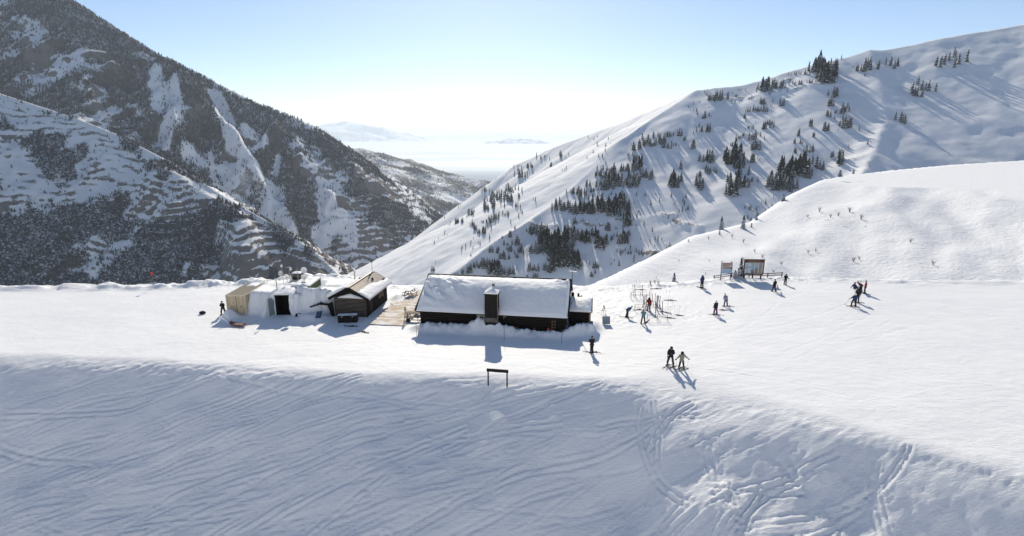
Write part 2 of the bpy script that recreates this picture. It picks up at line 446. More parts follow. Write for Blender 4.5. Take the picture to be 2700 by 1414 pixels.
def hillside(x, y):
    H1 = [at(*p) for p in ((1440, 745, 84), (1500, 723, 95), (1560, 695, 115), (1650, 650, 145), (1750, 597, 180), (1830, 577, 205), (1900, 560, 220), (2000, 490, 250), (2100, 443, 272), (2187, 416, 290), (2330, 380, 320), (2576, 330, 370), (3000, 260, 440))]
    d, s = polydist(x, y, H1)
    cx = np.array([p[0] for p in H1]); cy = np.array([p[1] for p in H1]); cz = np.array([p[2] for p in H1])
    # which side of the crest: below it (towards the shelf) the snow dips gently, beyond it falls away
    side = y - np.interp(x, cx, cy)
    top = tent(x, y, H1, 0)
    acc = np.concatenate([[0], np.cumsum(np.hypot(np.diff(cx), np.diff(cy)))])
    zc = np.interp(x, cx, cz)
    d = np.abs(side) * .72
    near = zc - .13 * d - .00012 * d * d
    c, sn = math.cos(R(60)), math.sin(R(60)); a = x * c + y * sn; b = -x * sn + y * c
    near = near + np.minimum(d / 25, 1) * (2.6 * fbm(a * .012, b * .035, 3, 71) + .5 * fbm(a * .04, b * .12, 2, 75))
    far = zc - .2 * d - .5 * np.clip(d - 4, 0, None)
    return np.where(side < 0, near, far)
def right_mtn(x, y):
    z = smax(np.maximum(tent(x, y, R1A, .535), tent(x, y, R1B, .73)), tent(x, y, R2, .675), 10.0)
    z = smax(z, tent(x, y, R3, .55), 24.0)
    d1, s1 = polydist(x, y, R1); d2, s2 = polydist(x, y, R2)
    dm = np.minimum(d1, d2)
    g = sstep(10, 120, dm)
    z = z + g * (5 * fbm(x * .004, y * .004, 2, 81) + 1.6 * ridged(x * .009, y * .003, 2, 82)) - g * 3
    z = z + sstep(3, 30, dm) * (1.3 * fbm(x * .03, y * .03, 3, 83) + .35 * fbm(x * .12, y * .12, 2, 84))
    z = z + 1.2 * fbm(x * .02, y * .02, 2, 85)
    return np.maximum(z, -1012 + 0 * x)
L1 = crest([(-900, 420, 2300), (-600, 260, 2400), (-350, 130, 2500), (-120, 30, 2600), (60, -30, 2650), (180, 0, 2620), (300, 78, 2600), (388, 132, 2600), (430, 152, 2600), (500, 188, 2600), (560, 216, 2620), (620, 246, 2640), (700, 282, 2670), (760, 303, 2700), (800, 322, 2730), (870, 366, 2790), (905, 396, 2810), (940, 441, 2820), (985, 492, 2800), (1040, 542, 2760), (1065, 580, 2700), (1100, 640, 2620), (1140, 720, 2500)])
S1 = crest([(-700, 120, 1450), (-300, 180, 1520), (0, 235, 1560), (200, 300, 1560), (300, 340, 1540), (388, 386, 1510), (470, 432, 1480), (560, 492, 1440), (640, 537, 1400), (720, 582, 1360), (800, 641, 1310), (860, 700, 1260), (910, 770, 1200), (960, 860, 1120)])
def left_base(x, y): return tent(x, y, L1, .82)
def spur_base(x, y): return tent(x, y, S1, .80)
def pathcast(pts, fn, a, b):
    X, Y, Z, ok = cast([p[0] for p in pts], [p[1] for p in pts], fn, a, b, 900)
    return list(zip(X, Y, Z))
RIBS = [([(480, 235), (530, 300), (590, 380), (640, 440), (690, 520), (720, 560)], 55, 55),
        ([(620, 260), (700, 350), (760, 430), (800, 500), (850, 560)], 45, 70),
        ([(760, 310), (850, 400), (900, 480), (960, 570)], 45, 60),
        ([(400, 150), (450, 260), (470, 360), (500, 430)], 40, 60),
        ([(540, 235), (590, 340), (650, 420), (690, 490), (735, 560)], -45, 34),
        ([(425, 210), (435, 280), (410, 340), (390, 390)], -25, 26),
        ([(860, 430), (930, 530), (1000, 610)], -26, 40)]
RIBS = [(pathcast(p, left_base, 1500, 3000), A, w) for p, A, w in RIBS]
SRIBS = [([(560, 494), (600, 560), (640, 640), (660, 700)], 26, 40), ([(430, 415), (500, 520), (560, 600), (610, 690)], 30, 45),
         ([(400, 480), (440, 580), (480, 660), (500, 700)], 24, 40), ([(700, 575), (720, 640), (730, 700)], -16, 14), ([(480, 500), (525, 600), (555, 690)], -26, 24),
         ([(760, 615), (800, 670), (820, 710)], 16, 26)]
SRIBS = [(pathcast(p, spur_base, 900, 1700), A, w) for p, A, w in SRIBS]
def strat_coord(z, x, y): return z + .16 * x - .05 * y + 24 * fbm(x * .0035, y * .0035, 2, 95) + 5.5 * fbm(x * .014, y * .014, 3, 99) + 38 * sstep(-520, -250, x)
def left_mtn(x, y):
    z = left_base(x, y)
    d, s = polydist(x, y, L1)
    g = sstep(5, 260, d)
    for P, A, w in RIBS:
        dd, ss = polydist(x, y, P); z = z + A * np.exp(-(dd / w) ** 2) * sstep(0, 120, d)
    z = z + g * (42 * ridged(s * .0055 + .3 * fbm(x * .003, y * .003, 2, 91), d * .0016, 3, 92) - 16) + sstep(0, 60, d) * 9 * fbm(x * .014, y * .014, 4, 93)
    z = z + 5 * ridged(x * .012, y * .012, 3, 94) * (.3 + .7 * g)
    sc = strat_coord(z, x, y)
    m = sstep(-1050, -650, x) * sstep(-60, -230, z)
    z = z + m * 4.6 * sstep(-.4, .5, fbm(x * .007, y * .007, 3, 158)) * np.sin(2 * np.pi * sc / 21.0)
    return np.maximum(z, -1008 + 0 * x)
def spur(x, y):
    z = spur_base(x, y)
    d, s = polydist(x, y, S1); g = sstep(3, 120, d)
    for P, A, w in SRIBS:
        dd, ss = polydist(x, y, P); z = z + A * np.exp(-(dd / w) ** 2) * sstep(0, 50, d)
    z = z + g * (12 * ridged(s * .011 + .3 * fbm(x * .006, y * .006, 2, 96), d * .004, 3, 97) - 8) + sstep(0, 20, d) * 3.5 * fbm(x * .03, y * .03, 4, 98)
    sc = strat_coord(z, x, y)
    m = sstep(3, 25, d) * sstep(-1150, -900, x)
    z = z + m * 3.0 * sstep(-.35, .5, fbm(x * .011, y * .011, 3, 157)) * np.sin(2 * np.pi * sc / 14.0)
    return np.maximum(z, -1006 + 0 * x)

def rockmask(X, Y, Z, sc_period, dens, seed):
    gyv, gxv = np.gradient(Z, Y[:, 0], X[0, :])
    sl = np.hypot(gxv, gyv)
    sc = strat_coord(Z, X, Y)
    wave = .5 + .5 * np.sin(2 * np.pi * sc / sc_period + .9)
    wave2 = .5 + .5 * np.sin(2 * np.pi * sc / (sc_period * .37) + 3 * fbm(X * .004, Y * .004, 2, seed))
    return sl, (.65 * wave + .35 * wave2), sc

# right mountain
x_ = axis((-900, -420, 10), (-420, 900, 4.0), (900, 1500, 12)); y_ = axis((150, 330, 8), (330, 1100, 3.6), (1100, 1650, 6), (1650, 2000, 20))
X, Y = np.meshgrid(x_, y_); Z = right_mtn(X, Y)
ROCKB = [[(1800, 247), (1870, 249), (1890, 246)], [(1930, 236), (2000, 226), (2068, 214)], [(1968, 206), (1990, 203)], [(1860, 342), (1895, 338)],
         [(1330, 565), (1400, 570)], [(1440, 566), (1520, 572)], [(1620, 655), (1690, 652)], [(2140, 402), (2187, 412)],
         [(1540, 552), (1600, 556)], [(1700, 560), (1760, 575)], [(1640, 540), (1690, 546)], [(1600, 640), (1660, 640)], [(1630, 675), (1670, 672)]]
rock = np.zeros_like(Z)
for p in ROCKB:
    P = pathcast(p, right_mtn, 300, 1650); dd, ss = polydist(X, Y, P)
    q = np.exp(-((dd + 2.5 * fbm(X * .05, Y * .05, 2, 106)) / 4.0) ** 2); rock = np.maximum(rock, q * (.60 + .35 * fbm(X * .06, Y * .06, 3, 103))); Z = Z + q * (2.0 + 3.0 * fbm(X * .09, Y * .09, 2, 104))
brush = .16 * sstep(.15, .6, fbm(X * .012, Y * .012, 3, 105)) * sstep(40, -40, Z)
sheet('open_mountainside', X, Y, Z, M_RIGHT, {'rock': rock, 'brush': brush})['kind'] = 'structure'
# gently dipping basin right of the shelf
x_ = axis((0, 340, 2.0), (340, 620, 8)); y_ = axis((78, 330, 1.6), (330, 520, 8))
X, Y = np.meshgrid(x_, y_); Z = hillside(X, Y)
edge_ok = Y - np.interp(X, _lx, _back)
Z = np.minimum(Z, -1.2 - .9 * np.clip(8 - edge_ok, 0, 8))
Z = Z + .12 * fbm(X * .3, Y * .3, 3, 111)
brush = np.clip(.30 * np.exp(-(polydist(X, Y, pathcast([(2030, 555), (2100, 560), (2187, 575)], hillside, 90, 400))[0] / 9) ** 2), 0, 1)
HILL = sheet('snow_basin', X, Y, Z, M_RIGHT, {'rock': 0 * Z, 'brush': brush}); HILL['kind'] = 'structure'
# left mountain
x_ = axis((-3600, -2300, 22), (-2300, 60, 7.5)); y_ = axis((1250, 2950, 7.5), (2950, 3600, 30))
X, Y = np.meshgrid(x_, y_); Z = left_mtn(X, Y)
sl, wv, sc = rockmask(X, Y, Z, 21.0, .5, 121)
cl = fbm(X * .004, Y * .004, 3, 122)
low = sstep(-1150, -650, X) * sstep(-40, -220, Z)
rock = .12 + .75 * sstep(.85, 1.35, sl) + low * (.75 * sstep(.38, .66, wv) - .12) + .25 * cl - .1
CHUTES = [([(540, 250), (560, 290), (590, 345), (650, 425), (690, 490), (698, 540), (730, 590)], 30), ([(428, 215), (440, 270), (425, 320), (405, 370)], 26),
          ([(388, 170), (400, 280)], 22), ([(478, 395), (500, 410)], 26), ([(530, 390), (545, 470)], 9), ([(665, 345), (655, 370)], 12), ([(700, 395), (690, 440)], 10),
          ([(820, 470), (830, 560), (810, 600)], 34), ([(870, 540), (880, 600)], 30), ([(600, 520), (640, 560), (700, 580)], 26)]
chute = np.zeros_like(Z)
CH3 = [(pathcast(p, left_mtn, 1300, 3000), w) for p, w in CHUTES]
def chute_mask(x, y):
    c = np.zeros(np.shape(x))
    for P, w in CH3:
        dd, ss = polydist(x, y, P) if len(P) > 1 else (np.hypot(x - P[0][0], y - P[0][1]), 0)
        c = np.maximum(c, sstep(1.5, .8, (dd + 6 * fbm(x * .03, y * .03, 2, 131)) / w))
    return c
chute = chute_mask(X, Y)
def fl_mask(x, y, z):
    d_, s_ = polydist(x, y, L1)
    return sstep(-.22, .22, fbm(x * .0042, y * .0042, 4, 141) + .22 * fbm(x * .02, y * .02, 2, 143) + .42 * fbm(s_ * .014 + .6 * fbm(x * .005, y * .005, 2, 147), d_ * .0022, 3, 145) + .20 + .15 * sstep(-100, 150, z) - .42 * sstep(-950, -450, x)) * (1 - chute_mask(x, y))
forest_l = fl_mask(X, Y, Z)
sheet('forested_mountain', X, Y, Z, M_LEFT, {'rock': rock * (1 - chute), 'brush': forest_l * .53})['kind'] = 'structure'
# spur in front of it
x_ = axis((-2600, -1350, 16), (-1350, -120, 4.2)); y_ = axis((850, 1720, 4.2), (1720, 1900, 20))
X, Y = np.meshgrid(x_, y_); Z = spur(X, Y)
sl, wv, sc = rockmask(X, Y, Z, 14.0, .5, 151)
gap = sstep(.25, .6, fbm(X * .012, Y * .012, 3, 152) + .15)
rock = -.02 + .5 * sstep(1.0, 1.6, sl) + sstep(2, 22, polydist(X, Y, S1)[0]) * (.80 * sstep(.40 - .16 * sstep(-760, -600, X), .66 - .16 * sstep(-760, -600, X), wv) - .1) * (.5 + .5 * sstep(-900, -640, X)) + .26 * sstep(.35, .95, ridged(X * .014 + .4 * fbm(X * .01, Y * .01, 2, 154), Y * .02, 3, 155)) * (1 - .8 * gap * sstep(-600, -720, X)) + .22 * sstep(-640, -540, X)
def fs_mask(x, y, z):
    return sstep(-.12, .2, fbm(x * .007, y * .007, 4, 161) + .2 * fbm(x * .03, y * .03, 2, 163) - .12 + .75 * sstep(-740, -900, x) * sstep(-130, -210, z))
forest_s = fs_mask(X, Y, Z)
sheet('rocky_spur', X, Y, Z, M_LEFT, {'rock': rock, 'brush': forest_s * .62})['kind'] = 'structure'
# unseen snow slope added behind the camera to bounce sun onto the shaded snow
x_ = np.arange(-1500, 1501, 20.0); y_ = axis((-1100, -120, 16.0), (-120, -40, 6.0))
X, Y = np.meshgrid(x_, y_)
Z = -74 + .62 * np.clip(-85 - Y, 0, 330) + 18 * fbm(X * .004, Y * .004, 4, 251) * sstep(-110, -300, Y) + 3 * fbm(X * .03, Y * .03, 3, 252)
Z = np.where(Y > -62, np.minimum(Z, gbase(np.clip(X, -139, 139), Y) - 3), Z)
sheet('added_bounce_slope', X, Y, Z, M_RIGHT, {'rock': 0 * Z, 'brush': .12 * sstep(.1, .5, fbm(X * .01, Y * .01, 3, 253))})['kind'] = 'structure'
# foothills, plain and far ranges
F1 = crest([(300, 250, 5200), (700, 320, 5400), (880, 370, 5600), (905, 373, 5600), (960, 386, 5600), (1000, 400, 5600), (1060, 416, 5600), (1130, 436, 5600), (1200, 451, 5600), (1240, 456, 5600), (1300, 470, 5600), (1500, 500, 5600)])
def foot(x, y):
    z = tent(x, y, F1, .33); d, s = polydist(x, y, F1)
    return z + sstep(0, 300, d) * (40 * ridged(x * .0014 + y * .0006, y * .0018, 3, 171) - 20) + 10 * fbm(x * .006, y * .006, 4, 172)
x_ = np.arange(-2600, 1400, 16.0); y_ = axis((2700, 5700, 16.0), (5700, 7600, 60))
X, Y = np.meshgrid(x_, y_); Z = np.maximum(foot(X, Y), -1003 + 550 * sstep(5500, 7300, Y))
br = np.clip(.52 + .5 * fbm(X * .0022, Y * .0035, 4, 173) + .25 * ridged(X * .0014 + Y * .0006, Y * .0018, 2, 171), 0, 1)
sheet('foothills', X, Y, Z, M_FOOT, {'rock': 0 * Z + .1, 'brush': br * .80})['kind'] = 'structure'
def plain_mat():
    n = N('misted_snow_plain'); v = n.coords()  # snow white that also carries the valley mist in its colour
    t = n.noise(n.coords((1, 2.2, 1)), .00035, 5, .55)
    n.color(n.ramp(t, [(.40, (.72, .79, .82)), (.54, (.86, .875, .89))])); n.set(Roughness=.8); n.b.inputs['Specular IOR Level'].default_value = .1
    return n.m
vy = np.concatenate([np.linspace(-2400, 5200, 6), np.linspace(5300, 7500, 24), np.linspace(8000, 86000, 40)]); vx = np.linspace(-69000, 69000, 60)
X, Y = np.meshgrid(vx, vy)
sheet('valley_floor', X, Y, -1000 + 555 * sstep(5500, 7300, Y) * sstep(30000, 6000, np.abs(X) - Y * .6), plain_mat())['kind'] = 'structure'  # far part raised to stand in for the top of the mist
def far_range(name, pts, k, step, seed, amp):
    C = crest(pts); xs = [p[0] for p in C]; Y0 = pts[0][2]
    w = max(480 + p[2] for p in C) / k * 1.15
    X, Y = np.meshgrid(np.arange(min(xs) - w, max(xs) + w, step), np.arange(Y0 - w, Y0 + w, step))
    z = tent(X, Y, C, k); d, s = polydist(X, Y, C)
    z = z + sstep(0, w * .25, d) * amp * (ridged(X / (w * .35), Y / (w * .35), 4, seed) - .6) + amp * .18 * fbm(X / (w * .12), Y / (w * .12), 3, seed + 1)
    z = np.maximum(z, -470)
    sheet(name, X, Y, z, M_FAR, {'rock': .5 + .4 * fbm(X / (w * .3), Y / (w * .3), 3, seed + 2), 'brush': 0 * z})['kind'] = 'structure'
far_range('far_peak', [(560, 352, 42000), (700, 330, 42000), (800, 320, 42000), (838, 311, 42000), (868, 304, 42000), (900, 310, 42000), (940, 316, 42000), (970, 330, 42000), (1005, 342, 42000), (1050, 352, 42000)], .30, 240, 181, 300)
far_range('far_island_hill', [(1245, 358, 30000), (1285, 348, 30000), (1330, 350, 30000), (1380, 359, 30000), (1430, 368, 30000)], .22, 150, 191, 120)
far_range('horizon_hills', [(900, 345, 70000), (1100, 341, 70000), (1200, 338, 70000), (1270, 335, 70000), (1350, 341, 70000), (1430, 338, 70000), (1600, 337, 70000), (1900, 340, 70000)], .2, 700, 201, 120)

# ------------------------------------------------------------------ haze
hz = MB().box((0, 42000, -100.5), (139000, 89000, 1801)).build('haze', None)
hz['kind'] = 'stuff'
hm = bpy.data.materials.new('valley_haze'); hm.use_nodes = True
for n_ in list(hm.node_tree.nodes): hm.node_tree.nodes.remove(n_)
ho = hm.node_tree.nodes.new('ShaderNodeOutputMaterial'); hv = hm.node_tree.nodes.new('ShaderNodeVolumePrincipled')
hv.inputs['Color'].default_value = (.84, .92, 1.0, 1); hv.inputs['Density'].default_value = 3.7e-5; hv.inputs['Anisotropy'].default_value = .2
hm.node_tree.links.new(hv.outputs[0], ho.inputs['Volume']); hz.data.materials.append(hm)
# ------------------------------------------------------------------ conifers
def conifer_mat(name, c0, c1, snow):
    n = N(name); v = n.coords()
    t = n.noise(v, 14.0, 3)
    g = n.n('NewGeometry'); sx = n.n('SeparateXYZ'); n.l(g.outputs['Normal'], sx.inputs[0])
    up = n.math('ADD', sx.outputs[2], n.math('MULTIPLY', n.math('SUBTRACT', n.noise(v, 9.0, 3), .5), 2.2))
    m = n.ramp(up, [(snow, (0, 0, 0)), (min(.99, snow + .14), (1, 1, 1))])
    n.color(n.mix(m, n.mix(t, c0, c1), (.82, .83, .85))); n.set(Roughness=.85); n.b.inputs['Specular IOR Level'].default_value = .1
    return n.m
M_FIR = conifer_mat('snow_dusted_needles', (.030, .034, .026), (.075, .076, .058), .67)
M_FIR_NEAR = conifer_mat('snowy_needles', (.028, .040, .026), (.07, .085, .05), .60)
M_BARK = simple('bark', (.09, .065, .05), .9, .3, 12)
def crown_arrays(seed, tiers=10, n=7, r0=.17, low=.07, jag=.45):
    rg = random.Random(seed); V = []; F = []
    for i in range(tiers):
        t = i / tiers; r = r0 * ((1 - t) ** .85 + .05) * rg.uniform(.8, 1.18); z = low + (1 - low) * t
        hgt = (1 - low) / tiers * rg.uniform(1.5, 2.2); a0 = rg.uniform(0, 6.28); ox, oy = rg.uniform(-.012, .012), rg.uniform(-.012, .012)
        b = len(V)
        for k in range(2 * n):
            a = a0 + math.pi * k / n + rg.uniform(-.12, .12)
            rr = r * (rg.uniform(.85, 1.2) if k % 2 == 0 else rg.uniform(jag, jag + .2))
            zz = z - (.25 * r if k % 2 == 0 else -.05 * r) + rg.uniform(-.012, .012)
            V.append((ox + rr * math.cos(a), oy + rr * math.sin(a), zz))
        V.append((ox * .4, oy * .4, min(1.0, z + hgt)))
        for k in range(2 * n): F.append((b + k, b + (k + 1) % (2 * n), b + 2 * n))
    return V, F
def crown_mesh(name, seed, m, **kw):
    V, F = crown_arrays(seed, **kw); me = bpy.data.meshes.new(name); me.from_pydata(V, [], F); me.update(); me.materials.append(m); return me
CROWNS = [crown_mesh('crown', 500 + i, M_FIR, tiers=9 + i % 3, r0=(.13, .16, .19, .145, .21)[i]) for i in range(5)]
CROWNS_NEAR = [crown_mesh('crown', 520 + i, M_FIR_NEAR, tiers=17, n=10, r0=(.21, .26, .24)[i], low=.03, jag=.55) for i in range(3)]
_t = MB(); _t.tube([(0, 0, -.08), (0, 0, .35), (0, 0, .93)], [.018, .013, .003], 5); TRUNK = _t.mesh('trunk'); TRUNK.materials.append(M_BARK)
def conifer(x, y, z, h, label, group, crowns=CROWNS, wid=1.0):
    t = empty('conifer', (x, y, z), rng.uniform(0, 6.28), label, 'tree', group); t.scale = (h * wid, h * wid, h)
    link('crown', crowns[int(rng.integers(len(crowns)))], None, t); link('trunk', TRUNK, None, t)
    return t
def stuff_trees(name, items, label, m):
    """items: x, y, z, h -> one merged object of small trees"""
    pro = [crown_arrays(560 + i, tiers=5, n=4, r0=.17) for i in range(4)]
    Vs = []; Fs = []; off = 0
    for i, (x, y, z, h) in enumerate(items):
        V, F = pro[i % 4]; V = np.array(V); a = i * 2.4; c, s = math.cos(a), math.sin(a)
        P = np.stack([(V[:, 0] * c - V[:, 1] * s) * h + x, (V[:, 0] * s + V[:, 1] * c) * h + y, V[:, 2] * h + z - .3], -1)
        Vs.append(P); Fs.append(np.array(F) + off); off += len(P)
    o = link(name, np_mesh(name, np.concatenate(Vs), np.concatenate(Fs)), m); tag(o, label, 'trees', kind='stuff'); return o
# clusters seen on the open mountainside: (x, y of the lowest base, count, spread x, spread y, height) in three survey crops
TA = [(980,495,8,50,10,85),(1065,490,2,15,10,90),(905,495,1,0,0,50),(823,505,1,0,0,40),(1148,460,2,12,5,40),(890,440,1,0,0,35),(1335,420,2,5,30,60),(1410,415,7,30,20,110),(1480,360,3,15,10,60),(1530,385,7,60,15,70),(1650,270,3,40,10,40),(1780,265,4,30,10,40),(1680,355,5,40,10,40),(1800,340,4,60,8,35),(1900,250,14,60,50,110),(1940,340,12,50,50,120),(2015,470,4,25,40,80),(2010,545,4,25,15,70),(2015,175,1,0,0,40),(2085,125,1,0,0,35),(2265,240,5,40,15,60),(2320,210,4,25,30,80),(2292,275,1,0,0,40),(1390,530,4,20,15,70),(1375,590,2,10,10,50),(1410,600,2,10,10,60),(1455,550,2,10,5,30),(1555,545,2,15,5,80),(868,655,2,15,5,70),(910,635,1,0,0,70),(1235,595,1,0,0,40),(1310,595,6,40,10,55),(1220,655,2,8,8,50),(1235,680,1,0,0,30),(635,810,3,15,8,80),(560,820,5,40,10,60),(485,890,6,25,40,80),(430,830,3,25,20,60),(350,900,7,50,30,80),(275,940,4,30,20,90),(185,985,2,12,8,45),(770,790,1,0,0,55),(835,780,5,40,10,60),(908,770,3,12,8,80),(765,930,4,15,30,80),(680,855,2,10,8,60),(530,920,4,25,10,55),(420,900,3,20,10,50),(620,900,3,30,8,40),(1275,745,3,20,5,40),(1390,750,6,40,15,70),(1440,710,4,40,8,45),(1215,815,2,10,5,45),(1160,835,3,25,8,40),(1300,850,3,15,20,80),(1365,810,1,0,0,60),(1400,835,1,0,0,40),(1820,725,3,20,8,80),(1945,770,3,30,10,80),(1700,810,2,15,5,70),(1680,875,2,20,5,50),(1735,880,1,0,0,40),(1840,820,2,15,5,45),(1975,640,3,20,10,60),(2030,610,2,15,5,40),(2100,620,6,35,40,80),(2120,745,5,35,30,90),(2055,755,1,0,0,30),(1675,960,2,12,5,50),(1810,955,3,25,8,75),(1885,1110,3,25,8,75),(2000,1000,2,10,8,70),(2075,1075,6,20,60,110),(2145,915,1,0,0,50),(895,1050,5,30,15,110),(1110,900,2,15,8,40),(1160,895,1,0,0,40),(1130,1070,12,60,60,130),(1175,1105,6,30,30,110),(1150,1155,2,8,8,50),(1320,935,5,25,20,90),(1300,1050,4,20,20,80),(665,1110,2,12,8,90),(600,1270,7,30,40,110),(650,1230,3,15,20,90),(350,1180,5,40,20,80),(390,1200,3,12,15,100),(265,1130,6,30,60,110),(260,1250,6,25,50,100),(190,1120,4,40,20,80),(200,1270,3,15,20,90),(60,1240,8,50,60,110),(840,1290,4,15,20,100),(795,1250,2,8,10,90),(820,1180,4,15,8,70),(910,1150,6,45,20,80),(1080,1220,3,20,10,100),(1190,1280,10,50,60,120),(1100,1345,8,40,40,110),(1290,1220,3,25,15,60),(1620,1180,12,60,50,130),(1690,1170,10,50,40,150),(1780,1100,7,45,40,110),(1520,1300,10,50,50,120),(1600,1290,12,60,60,120),(1790,1190,4,25,20,80),(1560,1080,1,0,0,45),(1640,1310,4,15,30,90)]
TB = [(1360,260,6,40,40,90),(1460,165,5,40,15,60),(1590,75,4,40,10,50),(1665,150,2,12,5,50),(1760,70,3,12,30,70),(1800,185,1,0,0,45),(1000,385,3,20,10,50),(1055,395,2,12,5,60),(1090,450,4,20,30,60),(1030,590,5,25,40,90),(1110,560,5,20,50,100),(1160,400,3,20,10,50),(1220,500,8,60,50,100),(1290,400,5,40,30,70),(1250,490,4,25,15,60),(1355,450,2,8,20,60),(1320,535,2,12,5,50),(1210,625,4,30,20,45),(885,620,4,20,10,80),(925,590,1,0,0,40),(850,640,1,0,0,35),(680,715,1,0,0,45),(740,700,4,25,10,60),(810,690,2,12,5,60),(900,725,3,15,10,70),(930,765,3,12,10,60),(975,800,3,15,10,70),(1020,800,5,20,20,80),(1080,700,5,40,15,70),(1130,660,6,30,20,60),(1000,690,3,20,5,40),(1270,840,3,15,10,80),(1195,850,2,10,5,50),(1320,755,2,10,5,40),(1210,910,2,8,5,60),(1250,920,2,12,5,50),(1325,920,4,18,30,100),(1370,990,4,20,15,90),(1120,990,5,35,10,80),(1155,965,2,10,5,55),(1210,1050,5,30,20,100),(1265,980,4,20,20,80),(1340,1040,2,12,10,80),(1000,1120,4,15,20,100),(950,1140,5,30,15,80),(890,1190,6,30,20,100),(855,1145,1,0,0,50),(1060,1150,5,25,40,110),(1115,1200,10,50,40,150),(1190,1210,6,25,30,120),(1260,1200,5,35,20,90),(1300,1190,2,8,10,60),(810,1200,2,12,5,80),(740,1200,2,20,3,40),(700,1200,1,0,0,40),(515,1160,2,15,5,60),(1480,1000,3,15,20,110),(1460,800,3,20,20,100),(1500,820,6,30,30,110),(1560,880,8,35,30,130),(1590,790,5,30,20,90),(1650,1000,14,60,80,180),(1720,960,14,60,80,170),(1790,1130,14,60,70,170),(1720,1120,10,40,40,150),(1850,880,10,60,50,120),(1830,770,4,25,20,60),(1900,1150,8,30,80,150),(1860,960,6,20,40,120),(1930,1140,6,20,60,120),(1550,1000,6,40,40,100),(1620,900,8,40,40,140),(2000,900,6,35,40,120),(1940,830,5,25,20,80),(1500,1170,6,35,20,100),(1640,1180,6,40,20,110),(1520,1230,3,15,10,70),(1430,1230,2,10,5,50),(1750,590,8,50,30,110),(1830,560,5,30,20,90),(1880,620,6,30,40,110),(1890,420,5,40,20,70),(1970,470,6,30,40,100),(2010,610,10,50,50,130),(2110,600,12,60,50,140),(2220,600,8,35,40,140),(2290,640,8,40,40,130),(2320,560,8,35,40,130),(2360,500,5,15,60,100),(2400,560,3,15,20,90),(2420,620,4,12,50,110),(2400,730,6,25,30,130),(2070,400,4,25,15,60),(2020,345,3,20,10,70),(2140,350,5,30,30,80),(2170,270,5,25,30,90),(2200,380,8,40,30,110),(2280,340,10,60,50,120),(2260,220,5,25,20,70),(2410,200,4,40,15,80),(2380,330,4,20,20,80),(2480,350,6,25,40,110),(2510,120,4,18,30,80),(2110,245,3,20,10,80),(2150,190,4,30,15,60),(1900,710,3,15,10,90),(1965,690,2,12,5,50),(2060,830,3,20,15,120),(2150,950,8,45,40,140),(2195,900,3,12,10,90),(2210,780,4,20,20,110),(2245,870,2,12,8,70),(2310,760,1,0,0,50),(2370,900,8,40,30,130),(2430,820,2,10,8,60),(2100,1140,5,30,15,80),(2360,990,2,15,5,50),(2430,1000,2,15,5,50),(2060,1220,3,15,10,70)]
TR = [(2330,190,5,30,20,24),(2420,260,6,30,25,26),(2500,180,5,25,20,26),(2380,330,4,25,20,24)]     # right of the photograph's edge, in the same loose clumps
rng = np.random.default_rng(11)
pts = []
for src, x0, y0, sc_ in ((TA, 1600, 120, 3.373), (TB, 1000, 400, 3.68), (TR, 0, 0, 1.0)):
    for cx, cy, n, sx, sy, hp in src:
        for k in range(int(round(n * 2.0)) if n > 1 else 1):
            zx = cx + rng.normal(0, .8) * sx; zy = cy - abs(rng.normal(0, .75)) * sy
            pts.append(((x0 + zx / sc_) / KD, (y0 + zy / sc_) / KD, hp / sc_ * rng.uniform(.5, 1.0)))
pts = np.array(pts)
X, Y, Z, ok = cast(pts[:, 0], pts[:, 1], right_mtn, 250, 1700, 1200)
trees = []
for i in range(len(pts)):
    if not ok[i]: continue
    dist = math.hypot(X[i], Y[i]); h = pts[i, 2] * dist / FPX * 1.02
    trees.append((pts[i, 2], X[i], Y[i], Z[i], max(2.5, min(h, 27))))
trees.sort(reverse=True)
for k, (hp, x, y, z, h) in enumerate(trees[:290]):
    px, py = proj(x, y, z); px *= KD; py *= KD
    if py < 300 and px > 1780: wh, gp = 'among the rock bands under the skyline of the open mountain', 'skyline conifers'
    elif px > 1990 and py > 400: wh, gp = 'in the thick stand above the brow of the snow basin', 'basin stand conifers'
    elif 1380 < px < 1600 and 590 < py: wh, gp = 'in the largest dense clump of the open mountainside', 'largest clump conifers'
    elif px < 1380 and py > 655: wh, gp = 'in the low stand at the foot of the sunlit snow rib', 'rib foot conifers'
    elif px < 1400 and py <= 655: wh, gp = 'in the snow bowl between the two pale ribs', 'bowl conifers'
    elif py < 400 and px < 1900: wh, gp = 'along the crest of the sunlit snow rib', 'rib crest conifers'
    elif px < 1720: wh, gp = 'in the band of trees below the crest of the sunlit rib', 'rib band conifers'
    else: wh, gp = 'in the loose groups across the wide open snow face', 'open face conifers'
    conifer(x, y, z - .4, h, ('tall dark conifer ' if hp > 27 else 'slim snow-dusted conifer ') + wh, ('tall ' if hp > 27 else 'slim ') + gp, wid=float(rng.uniform(1.1, 1.7)))
rest = [(x, y, z, h) for hp, x, y, z, h in trees[290:]]
q = np.stack([rng.uniform(1080, 2187, 1500), rng.uniform(225, 690, 1500)], -1); X, Y, Z, ok = cast(q[:, 0], q[:, 1], right_mtn, 250, 1700, 380)
cl_ = fbm(X * .009, Y * .009, 3, 109); keep = ok & (cl_ > .18)
rest += [(X[i], Y[i], Z[i], float(rng.uniform(3.0, 8.5))) for i in range(len(X)) if keep[i]]
stuff_trees('small_far_conifers', rest, 'small scattered dark conifers over the far snowy mountainside', M_FIR)
